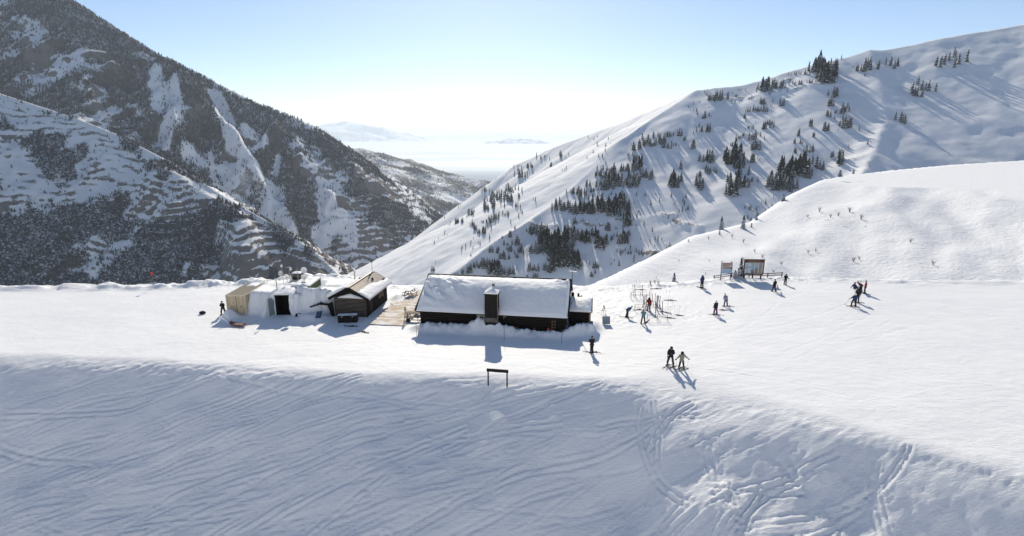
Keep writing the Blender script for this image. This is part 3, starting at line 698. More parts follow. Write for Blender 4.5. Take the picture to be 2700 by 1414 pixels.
# low scrub poking through the snow of the open mountainside
q = []
for _ in range(420):
    q.append((rng.uniform(1000, 2187), rng.uniform(240, 700)))
q = np.array(q); X, Y, Z, ok = cast(q[:, 0], q[:, 1], right_mtn, 250, 1700, 380)
keep = ok & (fbm(X * .012, Y * .012, 3, 105) > .12)
stuff_trees('mountain_scrub', [(X[i], Y[i], Z[i] + .1, rng.uniform(1.0, 2.6)) for i in range(len(X)) if keep[i]], 'low dark scrub poking out of the mountainside snow', M_FIR)
# forest of the left mountain and the spur
def forest(name, fn, xr, yr, n, dens, hr, label, seed):
    rg = np.random.default_rng(seed); x = rg.uniform(*xr, n); y = rg.uniform(*yr, n); z = fn(x, y); p = dens(x, y, z)
    px, py = proj(x, y, z)
    m = (rg.random(n) < p) & (px > -120) & (px < 1300) & (py < 760)
    stuff_trees2(name, x[m], y[m], z[m], rg.uniform(*hr, m.sum()), label, rg)
def stuff_trees2(name, x, y, z, h, label, rg):
    k = 5; n = len(x); a = np.arange(k) * 2 * np.pi / k
    rad = h * rg.uniform(.15, .24, n)
    ring = np.stack([x[:, None] + rad[:, None] * np.cos(a + rg.uniform(0, 6, (n, 1))), y[:, None] + rad[:, None] * np.sin(a), np.broadcast_to((z + h * .06)[:, None], (n, k))], -1)
    ring2 = np.stack([x[:, None] + .6 * rad[:, None] * np.cos(a), y[:, None] + .6 * rad[:, None] * np.sin(a), np.broadcast_to((z + h * .45)[:, None], (n, k))], -1)
    top = np.stack([x, y, z + h * .66], -1)[:, None]; top2 = np.stack([x, y, z + h], -1)[:, None]
    V = np.concatenate([ring, top, ring2, top2], 1).reshape(-1, 3); s = 2 * k + 2
    f = np.array([(i, (i + 1) % k, k) for i in range(k)] + [(k + 1 + i, k + 1 + (i + 1) % k, 2 * k + 1) for i in range(k)])
    F = (f[None] + (np.arange(n) * s)[:, None, None]).reshape(-1, 3)
    tag(link(name, np_mesh(name, V, F), M_FORE), label, 'forest', kind='stuff')
M_FORE = simple('far_forest_needles', (.026, .034, .042), .9, .4, .05, bump=0)
forest('mountain_forest', left_mtn, (-2350, 0), (1350, 2850), 125000,
       lambda x, y, z: .05 + .93 * fl_mask(x, y, z),
       (7, 15), 'dense dark forest covering the steep mountain beyond the valley', 21)
forest('spur_forest', spur, (-1500, -200), (1000, 1620), 26000,
       lambda x, y, z: .035 + .9 * fs_mask(x, y, z),
       (5, 11), 'patchy dark trees on the rocky spur', 22)
def foot_d(x, y, z): return np.clip(.35 + .9 * fbm(x * .0022, y * .0035, 4, 173), .02, 1)
forest('foothill_forest', foot, (-1500, 900), (3300, 5600), 26000, foot_d, (9, 18), 'distant woods on the foothills', 23)
# ------------------------------------------------------------------ object materials
def wood(name, c, scale=(1, 14, 14), var=.45, rough=.8):
    if name in MATS: return MATS[name]
    n = N(name); t = n.noise(n.coords(scale), 2.2, 6, .65, .3); g = n.noise(n.coords(), 1.3, 3)
    a = n.ramp(t, [(.3, tuple(x * (1 - var) for x in c)), (.7, tuple(min(1, x * (1 + var)) for x in c))])
    n.color(n.mix(n.math('MULTIPLY', g, .5), a, tuple(x * .55 for x in c))); n.set(Roughness=rough); n.b.inputs['Specular IOR Level'].default_value = .2
    n.bump(t, .4, .01); MATS[name] = n.m; return n.m
W_LOG = wood('weathered_dark_logs', (.022, .017, .014)); W_BLACK = wood('tarred_boards', (.014, .012, .011)); W_DECK = None
W_PALE = wood('old_pale_wood', (.30, .22, .14)); W_BROWN = wood('brown_stained_wood', (.10, .05, .035)); W_GREY = wood('grey_wood', (.24, .21, .18))
W_CHINK = wood('log_chinking', (.22, .19, .16))
M_TIN = simple('bare_metal', (.42, .41, .39), .45, .15, 8, .7, .1)
M_DARK = simple('blackened_metal', (.02, .02, .022), .5, .2, 10, .3, .1)
M_WHITE = simple('white_enamel', (.78, .78, .77), .4, .06, 4, 0, .05)
M_TAN = simple('tan_container_paint', (.60, .50, .34), .6, .16, 2.5, 0, .1)
M_GREEN = simple('green_shed_paint', (.075, .10, .055), .6, .25, 3, 0, .1)
M_GREYDOOR = simple('grey_door_paint', (.20, .25, .25), .55, .15, 3, 0, .1)
M_VOID = simple('unlit_interior', (.012, .012, .013), .95, .2, 2, 0, 0)
M_BLUEP = simple('blue_plastic', (.05, .09, .17), .4, .15, 4, 0, .05)
M_RED = simple('red_fabric', (.32, .025, .03), .75, .15, 9, 0, .1)
M_ORANGE = simple('orange_marker', (.75, .16, .05), .6, .1, 8, 0, 0)
M_MAROON = simple('maroon_sign_paint', (.20, .07, .07), .6, .12, 4, 0, 0)
M_NAVY = simple('dark_sign_paint', (.03, .03, .06), .6, .12, 4, 0, 0)
M_SKYB = simple('blue_sign_paint', (.20, .36, .58), .6, .12, 4, 0, 0)
M_CREAM = simple('cream_lettering', (.66, .62, .52), .6, .1, 8, 0, 0)
M_GREYPANEL = simple('grey_panel', (.22, .27, .31), .5, .12, 3, 0, .1)
def deck_mat():
    n = N('snow_dusted_planks'); w = n.noise(n.coords((2, 22, 8)), 1.6, 5, .6, .2)
    c = n.ramp(w, [(.3, (.44, .33, .23)), (.7, (.70, .57, .43))])
    s = n.noise(n.coords((.5, 1.5, 1)), 1.1, 6, .65)
    n.color(n.mix(n.ramp(s, [(.46, (0, 0, 0)), (.58, (1, 1, 1))]), c, (.84, .84, .84))); n.set(Roughness=.85); n.bump(w, .3, .01)
    return n.m
W_DECK = deck_mat()
def corrug(c, name):
    return simple(name, c, .5, .2, 3, .4, .1)
M_ROOFTIN = corrug((.42, .37, .32), 'weathered_roof_tin')

def snow_cap(name, xs, ts, top, low, parent, m=M_SOFT):
    """closed snow body over a rectangle: top(x,t), low(x,t) -> (x, y, z) in the parent's frame"""
    X, T = np.meshgrid(xs, ts); ny, nx = X.shape
    A = np.stack(top(X, T), -1).reshape(-1, 3); B = np.stack(low(X, T), -1).reshape(-1, 3)
    F = grid_faces(ny, nx); n = ny * nx; idx = np.arange(n).reshape(ny, nx)
    loop = np.concatenate([idx[0, :], idx[1:, -1], idx[-1, -2::-1], idx[-2:0:-1, 0]]); nxt = np.roll(loop, -1)
    side = np.stack([loop, loop + n, nxt + n, nxt], -1)
    o = link(name, np_mesh(name, np.concatenate([A, B]), np.concatenate([F, F[:, ::-1] + n, side])), m, parent, True)
    return o

# ------------------------------------------------------------------ lodge
lodge = empty('log_lodge', (L_C.x, L_C.y, 0), LODGE_RZ, 'long dark log lodge with deep snow on its roof and a boarded chimney', 'building')
HL = L_LEN / 2; EF, ZE, ZR = 5.45, 2.05, 4.66
def roof_z(f): return ZR - (ZR - ZE) * abs(f) / EF
for i in range(9):
    z = .15 + i * .265
    MB().tube([(-HL + .55, -4.7, z), (HL - .45, -4.7, z)], .145, 8).build('log', W_LOG, lodge)
for s in (-1, 1):
    x = s * (HL - .55)
    MB().prism([(x, -4.7, -.4), (x, 4.7, -.4), (x, 4.7, roof_z(4.7)-.1), (x, 0, ZR - .1), (x, -4.7, roof_z(4.7)-.1)], (0, 0, 0), (.16, 0, 0)).build('gable_wall', W_LOG, lodge)
    for j in range(8):
        z = .2 + j * .27; MB().tube([(x + s * .1, -4.95, z), (x + s * .1, 4.6, z)], .13, 7).build('log', W_LOG, lodge)
MB().box((0, 4.7, 1.0), (2 * HL - 1.1, .2, 2.6)).build('back_wall', W_LOG, lodge)
rf = MB()
for s in (-1, 1):
    rf.prism([(-HL, 0, ZR - .16), (-HL, 0, ZR), (-HL, s * EF, ZE), (-HL, s * EF, ZE - .16)], (0, 0, 0), (2 * HL, 0, 0))
roof = rf.build('roof', W_BLACK, lodge)
MB().box((0, .06, ZR + .14), (2 * HL + .16, .22, .3)).build('ridge_board', W_BLACK, roof)
for s in (-1, 1):
    for g in (-1, 1):
        b = MB().bar((s * (HL + .02), 0, ZR + .12), (s * (HL + .02), g * (EF + .05), ZE + .02), .10, .34); b.build('barge_board', W_BLACK, roof)
MB().box((0, -EF - .03, ZE - .08), (2 * HL, .08, .2)).build('eave_board', W_BLACK, roof)
for i in range(22):
    x = -HL + .5 + i * (2 * HL - 1) / 21
    MB().bar((x, -4.6, roof_z(4.6) - .2), (x, -EF + .02, ZE - .2), .1, .14).build('rafter_end', W_BLACK, roof)
def lsnow_t(X, T):
    f = T * (EF + .12)
    lump = sstep(-1.5, -7, X)
    th = .10 + .80 * np.sin(np.pi * np.clip(T, 0, 1) ** .8) + .16 * T
    n1 = fbm(X * .32, f * .5, 4, 301)
    c, s_ = math.cos(.5), math.sin(.5); a = X * c + f * s_; b = -X * s_ + f * c
    th = th * (1 + .06 * n1) + lump * (.30 * ridged(a * .28, b * .6, 3, 302) - .12) * np.sin(np.pi * np.clip(T, 0, 1)) + .025 * fbm(X * 1.3, f * 1.3, 3, 303)
    r = sstep(6.0, 8.3, X) * np.exp(-((T - .12) / .16) ** 2); th = th + .28 * r * ridged(X * .7, f * .9, 2, 304)
    g = np.exp(-((X - .2) / .55) ** 2) * sstep(.55, .8, T); th = th * (1 - .75 * g) + .02
    edge = np.minimum(np.minimum((HL - .06 - np.abs(X)) / .28, 1), 1).clip(0, 1) ** .5
    th = np.maximum(th * edge, .03)
    return X, -f + .05 * (T > .99) * fbm(X * 2.5, X * 0, 3, 305), ZR - (ZR - ZE) * f / EF + th * np.where(T > .985, .42, 1.0)
def lsnow_b(X, T):
    f = T * (EF + .12); return X, -f, ZR - (ZR - ZE) * f / EF + .01
snow_cap('roof_snow', np.concatenate([[-HL + .08], np.linspace(-HL + .16, HL - .16, 190), [HL - .08]]), np.concatenate([np.linspace(.02, .96, 60), [.975, .99, 1.0]]), lsnow_t, lsnow_b, lodge)
snow_cap('roof_snow', np.linspace(-HL + .1, HL - .1, 40), np.linspace(.02, 1, 14), lambda X, T: (X, T * EF, ZR - (ZR - ZE) * T + .35 + 0 * X), lambda X, T: (X, T * EF, ZR - (ZR - ZE) * T + .01), lodge)
# boarded chimney at the eave
CU, CW = .19, 1.46
ch = MB().box((CU, -5.45, 2.55), (CW, 1.1, 3.8)).build('chimney', W_LOG, lodge)
for i in range(6):
    x = CU - CW / 2 + (i + .5) * CW / 6
    MB().box((x, -6.015, 2.5), (CW / 6 - .018, .035, 3.9)).build('board', W_LOG, ch)
MB().box((CU + CW / 2 + .02, -6.02, 2.6), (.06, .07, 3.7)).build('corner_trim', W_PALE, ch)
MB().box((CU, -6.05, 1.55), (CW + .1, .12, .5)).build('stone_base', simple('chimney_stone', (.12, .11, .10), .9, .5, 5, 0, .6), ch)
MB().box((CU, -5.45, 4.5), (CW + .16, 1.26, .1)).build('cap_board', W_BLACK, ch)
def cap_t(X, T):
    y = -6.08 + 1.26 * T; q = np.minimum(1 - np.abs(X - CU) / (CW / 2 + .08), 1)
    return X, y, 4.56 + .05 + .52 * np.clip(q, 0, 1) ** .8 * np.sin(np.pi * (T * .78 + .08)) + .04 * fbm(X * 3, y * 3, 2, 311)
snow_cap('cap_snow', np.linspace(CU - CW / 2 - .06, CU + CW / 2 + .06, 22), np.linspace(0, 1, 16), cap_t, lambda X, T: (X, -6.08 + 1.26 * T, 4.55 + 0 * X), ch)
vt = MB(); vt.box((CU + .08, -4.95, 5.28), (.34, .05, .3)); vt.bar((CU - .1, -4.95, 5.1), (CU + .28, -4.95, 5.45), .05); vt.bar((CU + .3, -4.95, 5.1), (CU - .05, -4.95, 5.42), .05); vt.build('spark_arrestor', W_GREY, ch)
# icicles and old ice at the eave beside the chimney
for k in range(26):
    x = CU - 1.75 + .042 * k if k < 22 else CU + 1.3 + .1 * (k - 22)
    L = float(rng.uniform(.15, .75)); MB().tube([(x, -EF - .02, ZE - .05), (x + .01, -EF - .02, ZE - .05 - L)], [.035, .006], 5).build('icicle', simple('old_ice', (.55, .53, .42), .3, .15, 6, 0, .1), roof)
# annex at the lodge's right end
ax = MB(); U0, U1, F0, F1_ = HL - .1, HL + 2.55, -.2, -3.15
for j in range(8):
    z = .1 + j * .24; MB().tube([(U0, F1_ + .45, z), (U1 - .2, F1_ + .45, z)], .125, 7).build('annex_log', W_LOG, lodge)
    MB().tube([(U1 - .3, F1_ + .3, z + .02), (U1 - .3, F0, z + .02)], .12, 7).build('annex_log', W_LOG, lodge)
MB().bar((U1 - .22, F1_ + .38, -.3), (U1 - .22, F1_ + .38, 1.9), .2).build('annex_post', W_PALE, lodge)
ar = MB().prism([(U0, F0, 2.62), (U0, F0, 2.74), (U0, F1_, 2.04), (U0, F1_, 1.92)], (0, 0, 0), (U1 - U0, 0, 0)).build('annex_roof', W_BLACK, lodge)
MB().bar((U1 + .02, F0 + .05, 2.78), (U1 + .02, F1_ - .02, 2.08), .06, .2).build('barge_board', W_BLACK, ar)
def an_t(X, T):
    q = np.clip((U1 - .03 - X) / .3, 0, 1) ** .5 * np.clip(T / .08, 0, 1) ** .5
    th = (.08 + .42 * np.sin(np.pi * (T * .8 + .08)) + .08 * fbm(X * .9, T * 3, 3, 321)) * q + .02
    return X, F0 + (F1_ - .1 - F0) * T, 2.74 - .7 * T * 1.03 + th
snow_cap('annex_snow', np.linspace(U0 + .12, U1 - .04, 30), np.linspace(0, 1, 26), an_t, lambda X, T: (X, F0 + (F1_ - .1 - F0) * T, 2.74 - .7 * T * 1.03 + .005), lodge)
sp = MB(); sp.tube([(U0 + 1.0, .35, 1.2), (U0 + 1.0, .35, 3.15)], .12, 8); sp.tube([(U0 + 1.0, .35, 2.75), (U0 + 1.35, .3, 2.75), (U0 + 1.38, .3, 2.9)], .1, 8); sp.build('stove_pipe', M_DARK, lodge)
am = MB(); am.tube([(HL + .12, -.05, 2.9), (HL + .12, -.05, 5.9)], .035, 6); an = am.build('antenna_mast', W_BLACK, lodge)
MB().box((HL + .2, -.05, 5.92), (.95, .12, .05), R(-12)).build('antenna_bar', M_WHITE, an)
MB().box((HL + .2, .9, 2.6), (.35, .6, .8)).build('vent_box', W_BLACK, lodge)
def lw(u, f): return (L_C.x + L_DIR.x * u + L_FWD.x * f, L_C.y + L_DIR.y * u + L_FWD.y * f)

# gear stored under the lodge eave
x, y = lw(6.55, 5.25); z = gz(x, y)
g_ = empty('rescue_pack', (x, y, z), .2, 'red rescue pack propped under the lodge eave', 'bag')
bm_ = MB(); bm_.lathe([(.02, 0), (.2, .03), (.23, .25), (.2, .5), (.1, .6), (.01, .62)], n=10); bm_.build('pack_body', M_RED, g_, smooth=True); MB().box((0, -.2, .22), (.22, .1, .26)).build('pocket', M_DARK, g_, .02)
x, y = lw(7.05, 5.3); g_ = empty('wooden_ladder', (x, y, gz(x, y)), LODGE_RZ, 'short pale wooden ladder leaning under the lodge eave', 'ladder')
for s in (-.17, .17): MB().bar((s, 0, -.1), (s, .5, 1.35), .05, .07).build('rail', W_PALE, g_)
for k in range(4): MB().bar((-.17, .07 + .11 * k, .2 + .32 * k), (.17, .07 + .11 * k, .2 + .32 * k), .045).build('rung', W_PALE, g_)
x, y = lw(7.85, 6.05); g_ = empty('folding_shovel', (x, y, gz(x, y)), .3, 'dark snow shovel stuck in the bank before the lodge', 'shovel')
MB().tube([(0, 0, .1), (-.25, .1, .95)], .02, 6).build('shaft', M_DARK, g_); MB().box((.05, 0, .02), (.24, .04, .34), M=Matrix.Rotation(.25, 3, 'Y')).build('blade', M_DARK, g_)
x, y = lw(8.6, 5.4); g_ = empty('old_tyre', (x, y, gz(x, y)), .2, 'black tyre half sunk in the snow bank by the annex', 'tyre')
rr = MB(); rr.tube([(.3 * math.cos(a), .05, .25 + .3 * math.sin(a)) for a in np.linspace(0, 2 * math.pi, 17)], .09, 8, cap=False); rr.build('tread_ring', M_DARK, g_, smooth=True)

# ------------------------------------------------------------------ small cabin
CR = R(-7.5); cab = empty('log_cabin', (-19.55, 61.43, 0), CR, 'small dark log cabin with ribbed tin roof half under snow', 'building')
CWd, CD, CZE, CZR = 1.95, 6.9, 2.35, 3.74; SL = (CZR - CZE) / 2.5
for j in range(15):
    z = .02 + j * .165
    MB().tube([(-CWd - .12, 0, z), (CWd + .12, 0, z)], .078, 7).build('log', W_LOG, cab)
    MB().box((0, -.052, z + .083), (2 * CWd, .05, .05)).build('chinking', W_CHINK, cab)
MB().prism([(-CWd, .05, 2.4), (CWd, .05, 2.4), (CWd, .05, CZR - SL * CWd - .1), (0, .05, CZR - .1), (-CWd, .05, CZR - SL * CWd - .1)], (0, 0, 0), (0, .1, 0)).build('gable_boards', W_BLACK, cab)
sw = MB().box((CWd - .05, CD / 2, 1.3), (.14, CD, 2.9)).build('side_wall', W_LOG, cab)
MB().box((-CWd + .05, CD / 2, 1.3), (.14, CD, 2.9)).build('side_wall', W_LOG, cab)
MB().box((0, CD - .05, 1.4), (2 * CWd - .2, .12, 3.2)).build('back_wall', W_LOG, cab)
for j in range(16):
    y = .35 + j * .42
    if y < CD - .1: MB().box((CWd + .035, y, 1.25), (.035, .05, 2.3)).build('batten', W_BLACK, sw)
for y in (4.25, 5.15):
    w = MB(); 
    for dz, dy, sz, sy in ((.36, 0, .07, .62), (-.36, 0, .07, .62), (0, .28, .66, .07), (0, -.28, .66, .07)): w.box((CWd + .06, y + dy, 1.5 + dz), (.05, sy, sz))
    wf = w.build('window', W_PALE, cab)
    MB().box((CWd + .045, y, 1.5), (.02, .5, .66)).build('pane', simple('dark_glass', (.03, .035, .04), .15, .1, 3, 0, 0, spec=.5), wf)
    MB().box((CWd + .07, y, 1.5), (.02, .03, .66)).build('glazing_bar', W_PALE, wf)
MB().box((CWd + .05, 1.3, 1.0), (.06, .85, 1.95)).build('door', wood('cabin_door', (.06, .045, .035), (14, 1, 14)), cab)
def ribbed(x0, z0, x1, z1, y0, y1, n):
    """tin sheet from ridge (x0,z0) to eave (x1,z1), ribs running down the slope"""
    V = []; F = []; nx = (x1 - x0, z1 - z0); L = math.hypot(*nx); ox, oz = -nx[1] / L * (1 if x1 > x0 else -1), nx[0] / L * (1 if x1 > x0 else -1)
    ys = np.linspace(y0, y1, n * 4 + 1)
    for k, y in enumerate(ys):
        h = .045 if k % 4 == 0 else 0.0
        for (a, b) in ((x0, z0), (x1, z1)): V.append((a + ox * h, y, b + oz * h))
    for k in range(len(ys) - 1): F.append((2 * k, 2 * k + 1, 2 * k + 3, 2 * k + 2))
    return V, F
rm = MB()
for s in (-1, 1):
    rm.prism([(0, -.55, CZR - .12), (0, -.55, CZR - .01), (s * 2.5, -.55, CZE - .01), (s * 2.5, -.55, CZE - .12)], (0, 0, 0), (0, CD + 1.15, 0))
croof = rm.build('roof', W_BLACK, cab)
for s in (-1, 1):
    V, F = ribbed(0, CZR + .02, s * 2.52, CZE + .02, -.57, CD + .62, 26); MB().add(V, F).build('tin_sheet', M_ROOFTIN, croof)
MB().box((0, CD / 2, CZR + .05), (.24, CD + 1.2, .07)).build('ridge_cap', M_ROOFTIN, croof)
for s in (-1, 1): MB().bar((0, -.6, CZR - .02), (s * 2.54, -.6, CZE - .05), .06, .3).build('barge_board', W_BLACK, croof)
def cs_t(X, T):                     # snow on the right slope, lower part
    up = .42 + .26 * sstep(2.6, 6.5, X) + .05 * fbm(X * 1.2, X * 0, 3, 331)
    x = 2.56 * (up + (1.02 - up) * T); q = np.clip(T / .1, 0, 1) ** .6 * np.clip((X + .6) / .15, 0, 1) ** .5 * np.clip((CD + .55 - X) / .2, 0, 1) ** .5
    th = (.16 + .12 * np.sin(np.pi * np.clip(T, 0, 1)) + .03 * fbm(X * 1.5, x * 2, 3, 332)) * q * np.where(T > .98, .5, 1) + .012
    return x, X, CZR - SL * x + .03 + th
def cs_b(X, T):
    up = .42 + .26 * sstep(2.6, 6.5, X) + .05 * fbm(X * 1.2, X * 0, 3, 331); x = 2.56 * (up + (1.02 - up) * T); return x, X, CZR - SL * x + .028
snow_cap('roof_snow', np.linspace(-.58, CD + .5, 80), np.concatenate([np.linspace(0, .95, 18), [.98, 1.0]]), cs_t, cs_b, cab)
def cl_t(X, T):
    x = -(.25 + 2.5 * T); q = np.clip((X + .6) / .15, 0, 1) ** .5 * np.clip(T / .12, 0, 1) ** .6
    return x, X, CZR + SL * x + .03 + (.30 + .25 * T + .05 * fbm(X * .8, x, 3, 334)) * q + .012
snow_cap('roof_snow', np.linspace(-.5, 3.6, 40), np.linspace(0, 1, 18), cl_t, lambda X, T: (-(.25 + 2.5 * T), X, CZR - SL * (.25 + 2.5 * T) + .028), cab)
def gs_t(X, T):                      # snow plastered under the gable
    w = 1.5 - .75 * np.abs(X) ** 1.0; h = np.clip(.62 - .30 * np.abs(X) + .06 * fbm(X * 3, X * 0, 2, 335), .02, 1)
    return X, -.04 - .14 * np.sin(np.pi * T) + 0 * X, 2.28 + h * T
snow_cap('plastered_snow', np.linspace(-1.55, 1.6, 40), np.linspace(0, 1, 9), gs_t, lambda X, T: (X, .03 + 0 * X, 2.28 + np.clip(.62 - .30 * np.abs(X), .02, 1) * T), cab)
am = MB(); am.tube([(.05, CD + .1, CZR - .3), (.05, CD + .1, CZR + 1.75)], .03, 6)
an = am.build('antenna_mast', M_DARK, cab)
b = MB(); b.bar((-.2, CD + .1, CZR + 1.72), (.25, CD + .1, CZR + 1.82), .03); b.bar((.2, CD + .1, CZR + 1.3), (.22, CD + .1, CZR + 1.65), .03); b.bar((.05, CD + .1, CZR + 1.4), (.22, CD + .1, CZR + 1.4), .03); b.build('antenna_arms', M_DARK, an)
MB().tube([(.05, CD + .1, CZR + .15), (.45, 4.6, CZR - .18)], .035, 5).build('stay', M_DARK, an)
vb = MB(); vb.lathe([(.01, .0), (.14, 0), (.14, .22), (.05, .3), (.01, .3)], (.85, 5.0, CZR - SL * .85 + .02), 9); vb.build('roof_vent', M_DARK, croof)
sp = MB(); sp.tube([(-1.4, 4.7, 2.6), (-1.4, 4.7, 4.35)], .085, 9); st_ = sp.build('stove_pipe', M_TIN, cab); MB().lathe([(.02, .16), (.17, .04), (.17, 0), (.09, 0)], (-1.4, 4.7, 4.36), 10).build('pipe_cap', M_WHITE, st_)

bx_ = empty('storage_bin', (-19.45, 59.62, gz(-19.45, 59.5)), R(5), 'black wooden storage bin in front of the small cabin', 'bin')
MB().box((0, 0, .4), (2.2, .78, .86)).build('bin_body', W_BLACK, bx_, .02)
MB().box((0, -.02, .86), (2.3, .86, .07)).build('lid', W_BLACK, bx_, .01)
for k in range(7): MB().box((-.94 + k * .313, -.405, .4), (.29, .03, .78)).build('board', W_BLACK, bx_)
for s in (-.6, .6): MB().box((s, -.43, .75), (.12, .03, .16)).build('hasp', M_TIN, bx_)
snow_cap('lid_snow', np.linspace(-1.1, 1.1, 24), np.linspace(-.4, .4, 10), lambda X, T: (X, T, .9 + .06 * (fbm(X * 1.6, T * 2, 3, 341) + .35).clip(0, 1) * (1 - (T / .42) ** 2)), lambda X, T: (X, T, .894 + 0 * X), bx_)
g_ = empty('upright_sled', (-23.15, 60.05, gz(-23.15, 60.05)), R(20), 'curved dark blue plastic sled standing in the shaded snow by the cabin', 'sled')
P = [(.0, -.25, .02), (.02, -.1, .06), (.08, .05, .2), (.16, .15, .45), (.22, .2, .72)]
V = []; 
for p in P: V += [(p[0] - .28, p[1], p[2]), (p[0] + .28, p[1], p[2])]
sl_ = MB().add(V, [(2 * k, 2 * k + 1, 2 * k + 3, 2 * k + 2) for k in range(4)]).build('sled_tray', M_BLUEP, g_, smooth=True); sl_.modifiers.new('s', 'SOLIDIFY').thickness = .03
for s in (-.28, .28): MB().tube([(p[0] + s, p[1] - .02, p[2] + .03) for p in P], .025, 6).build('rim', M_DARK, g_)
# broken timbers sticking out of the drift beside the cabin
for k, (a, b, w, lb) in enumerate((((-24.6, 61.5, 1.15), (-23.2, 62.0, 1.5), .34, 'dark broken beam jutting from the snow drift beside the small cabin'), ((-23.7, 61.7, 1.5), (-22.1, 62.1, 1.25), .4, 'snow-topped broken plank leaning on the small cabin'), ((-22.3, 61.6, 1.6), (-21.7, 61.3, -.1), .5, 'wide dark board leaning against the cabin corner'))):
    m_ = MB(); m_.bar(a, b, w, .12); m_.bar((a[0] + .3, a[1] + .1, a[2] + .1), (b[0] - .1, b[1] + .15, b[2] - .05), w * .7, .1); tag(m_.build('broken_timber', W_LOG, None, .01), lb, 'timber')
g_ = empty('half_buried_stump', (-26.05, 60.75, gz(-26.05, 60.75)), 0, 'dark snag with a bent twig in the shaded drift', 'snag')
MB().tube([(0, 0, -.1), (.04, .05, .3), (0, .02, .42)], [.14, .12, .05], 7).build('stump', W_LOG, g_); MB().tube([(.05, 0, .32), (.3, .05, .42), (.62, .05, .4)], [.05, .04, .03], 5).build('twig', W_LOG, g_)

# ------------------------------------------------------------------ cargo container, buried store, green shed
co = empty('cargo_container', (-33.72, 61.98, 0), 0, 'tan ribbed cargo container half buried in the snow drift', 'container')
def ribwall(n, L, H, amp, fn):
    V = []; F = []
    xs = np.linspace(0, L, n * 4 + 1)
    for k, x in enumerate(xs):
        h = amp if (k % 4) in (1, 2) else 0
        V += [fn(x, 0, h), fn(x, H, h)]
    for k in range(len(xs) - 1): F.append((2 * k, 2 * k + 2, 2 * k + 3, 2 * k + 1))
    return MB().add(V, F)
W2, LEN, HT = 1.2, 5.4, 2.5
for s in (-1, 1):
    d = MB(); V = []; 
    dd = ribwall(4, 1.1, HT - .25, .045, lambda x, z, h, s=s: (s * .03 + s * x, -.01 - h, .15 + z)).build('door', M_TAN, co)
    for x in (.35, .8):
        MB().tube([(s * x, -.075, .12), (s * x, -.075, HT - .08)], .02, 6).build('lock_rod', M_TAN, dd)
    MB().box((s * .57, -.09, 1.05), (.35, .03, .05)).build('handle', M_DARK, dd)
    ribwall(14, LEN, HT, .05, lambda y, z, h, s=s: (s * (W2 - .05 + h), y, z)).build('side_wall', M_TAN, co)
    MB().box((s * (W2 - .06), -.02, HT / 2), (.14, .14, HT)).build('corner_post', M_TAN, co)
MB().box((0, -.02, HT - .06), (2 * W2 - .26, .12, .14)).build('header', M_TAN, co)
ribwall(16, LEN, 2 * W2, .05, lambda y, x, h: (x - W2, y, HT + h)).build('roof', M_TAN, co)
for s in (-1, 1): MB().box((s * W2, LEN / 2, HT - .02), (.1, LEN, .12)).build('top_rail', M_TAN, co)
MB().box((0, LEN, HT / 2), (2 * W2, .08, HT)).build('end_wall', M_TAN, co)
snow_cap('roof_snow', np.linspace(-.55, .75, 24), np.linspace(3.7, 5.2, 16), lambda X, T: (X, T, HT + .05 + .12 * np.clip(1 - ((X - .1) / .65) ** 2, 0, 1) ** .7 * np.clip((T - 3.7) / .3, 0, 1) ** .6), lambda X, T: (X, T, HT + .045 + 0 * X), co)
MB().tube([(W2 + .25, LEN - .9, 1.6), (W2 + .25, LEN - .9, HT + .45), (W2 + .35, LEN - .75, HT + .6), (W2 + .5, LEN - .35, HT + .45), (W2 + .5, LEN - .35, 1.6)], .035, 6).build('ladder_hoop', M_TAN, co)

st = empty('buried_store', (-28.0, 62.15, 0), R(2), 'dark doorway of a store dug into the snow drift with a grey door ajar', 'shed')
sh = MB()
for c, d in (((-1.0, .8, 1.25), (.1, 1.9, 2.6)), ((1.0, .8, 1.25), (.1, 1.9, 2.6)), ((0, .8, 2.55), (2.1, 1.9, .1)), ((0, 1.75, 1.25), (2.1, .1, 2.6)), ((0, .8, -.02), (2.1, 1.9, .06))): sh.box(c, d)
sh.build('shell', M_VOID, st)
dd = MB().box((-1.28, -.42, 1.16), (.07, .98, 2.2), R(-28)).build('door', M_GREYDOOR, st, .01)
for z in (.4, 1.1, 1.8): MB().box((-1.235, -.44, z), (.05, .9, .05), R(-28)).build('door_rib', M_GREYDOOR, dd)
MB().box((0, -.16, 2.5), (2.1, .1, .14)).build('lintel', W_BLACK, st)
def ss_t(X, T):
    e = np.clip((1.32 - np.abs(X)) / .35, 0, 1) ** .5
    return X, -.42 + 2.5 * T + .12 * fbm(X * 1.5, X * 0, 3, 361) * (T < .05), 2.6 + (.12 + .42 * np.sin(np.pi * np.clip(T * .55 + .06, 0, 1)) + .1 * fbm(X * .8, T * 2, 3, 362)) * e
snow_cap('roof_snow', np.linspace(-1.3, 1.3, 30), np.linspace(0, 1, 24), ss_t, lambda X, T: (X, -.36 + 2.4 * T, 2.58 - .5 * (np.abs(X) > 1.1) * 1.0), st)
for sx, w0 in ((1, .9), (-1, .35)):
    def sd_t(X, T, sx=sx, w0=w0): return sx * (1.0 + .02 - .28 * sstep(.2, .8, 1 - np.abs(T - .55)) * (1 if sx > 0 else .2) + X * w0), -.34 + .35 * X + .10 * fbm(X * 2, T * 4, 3, 363 + sx), 2.65 * T - .1
    snow_cap('side_snow', np.linspace(0, 1, 10), np.linspace(0, 1, 18), sd_t, lambda X, T, sx=sx, w0=w0: (sx * (1.0 + X * w0), .3 + .35 * X, 2.65 * T - .1), st)

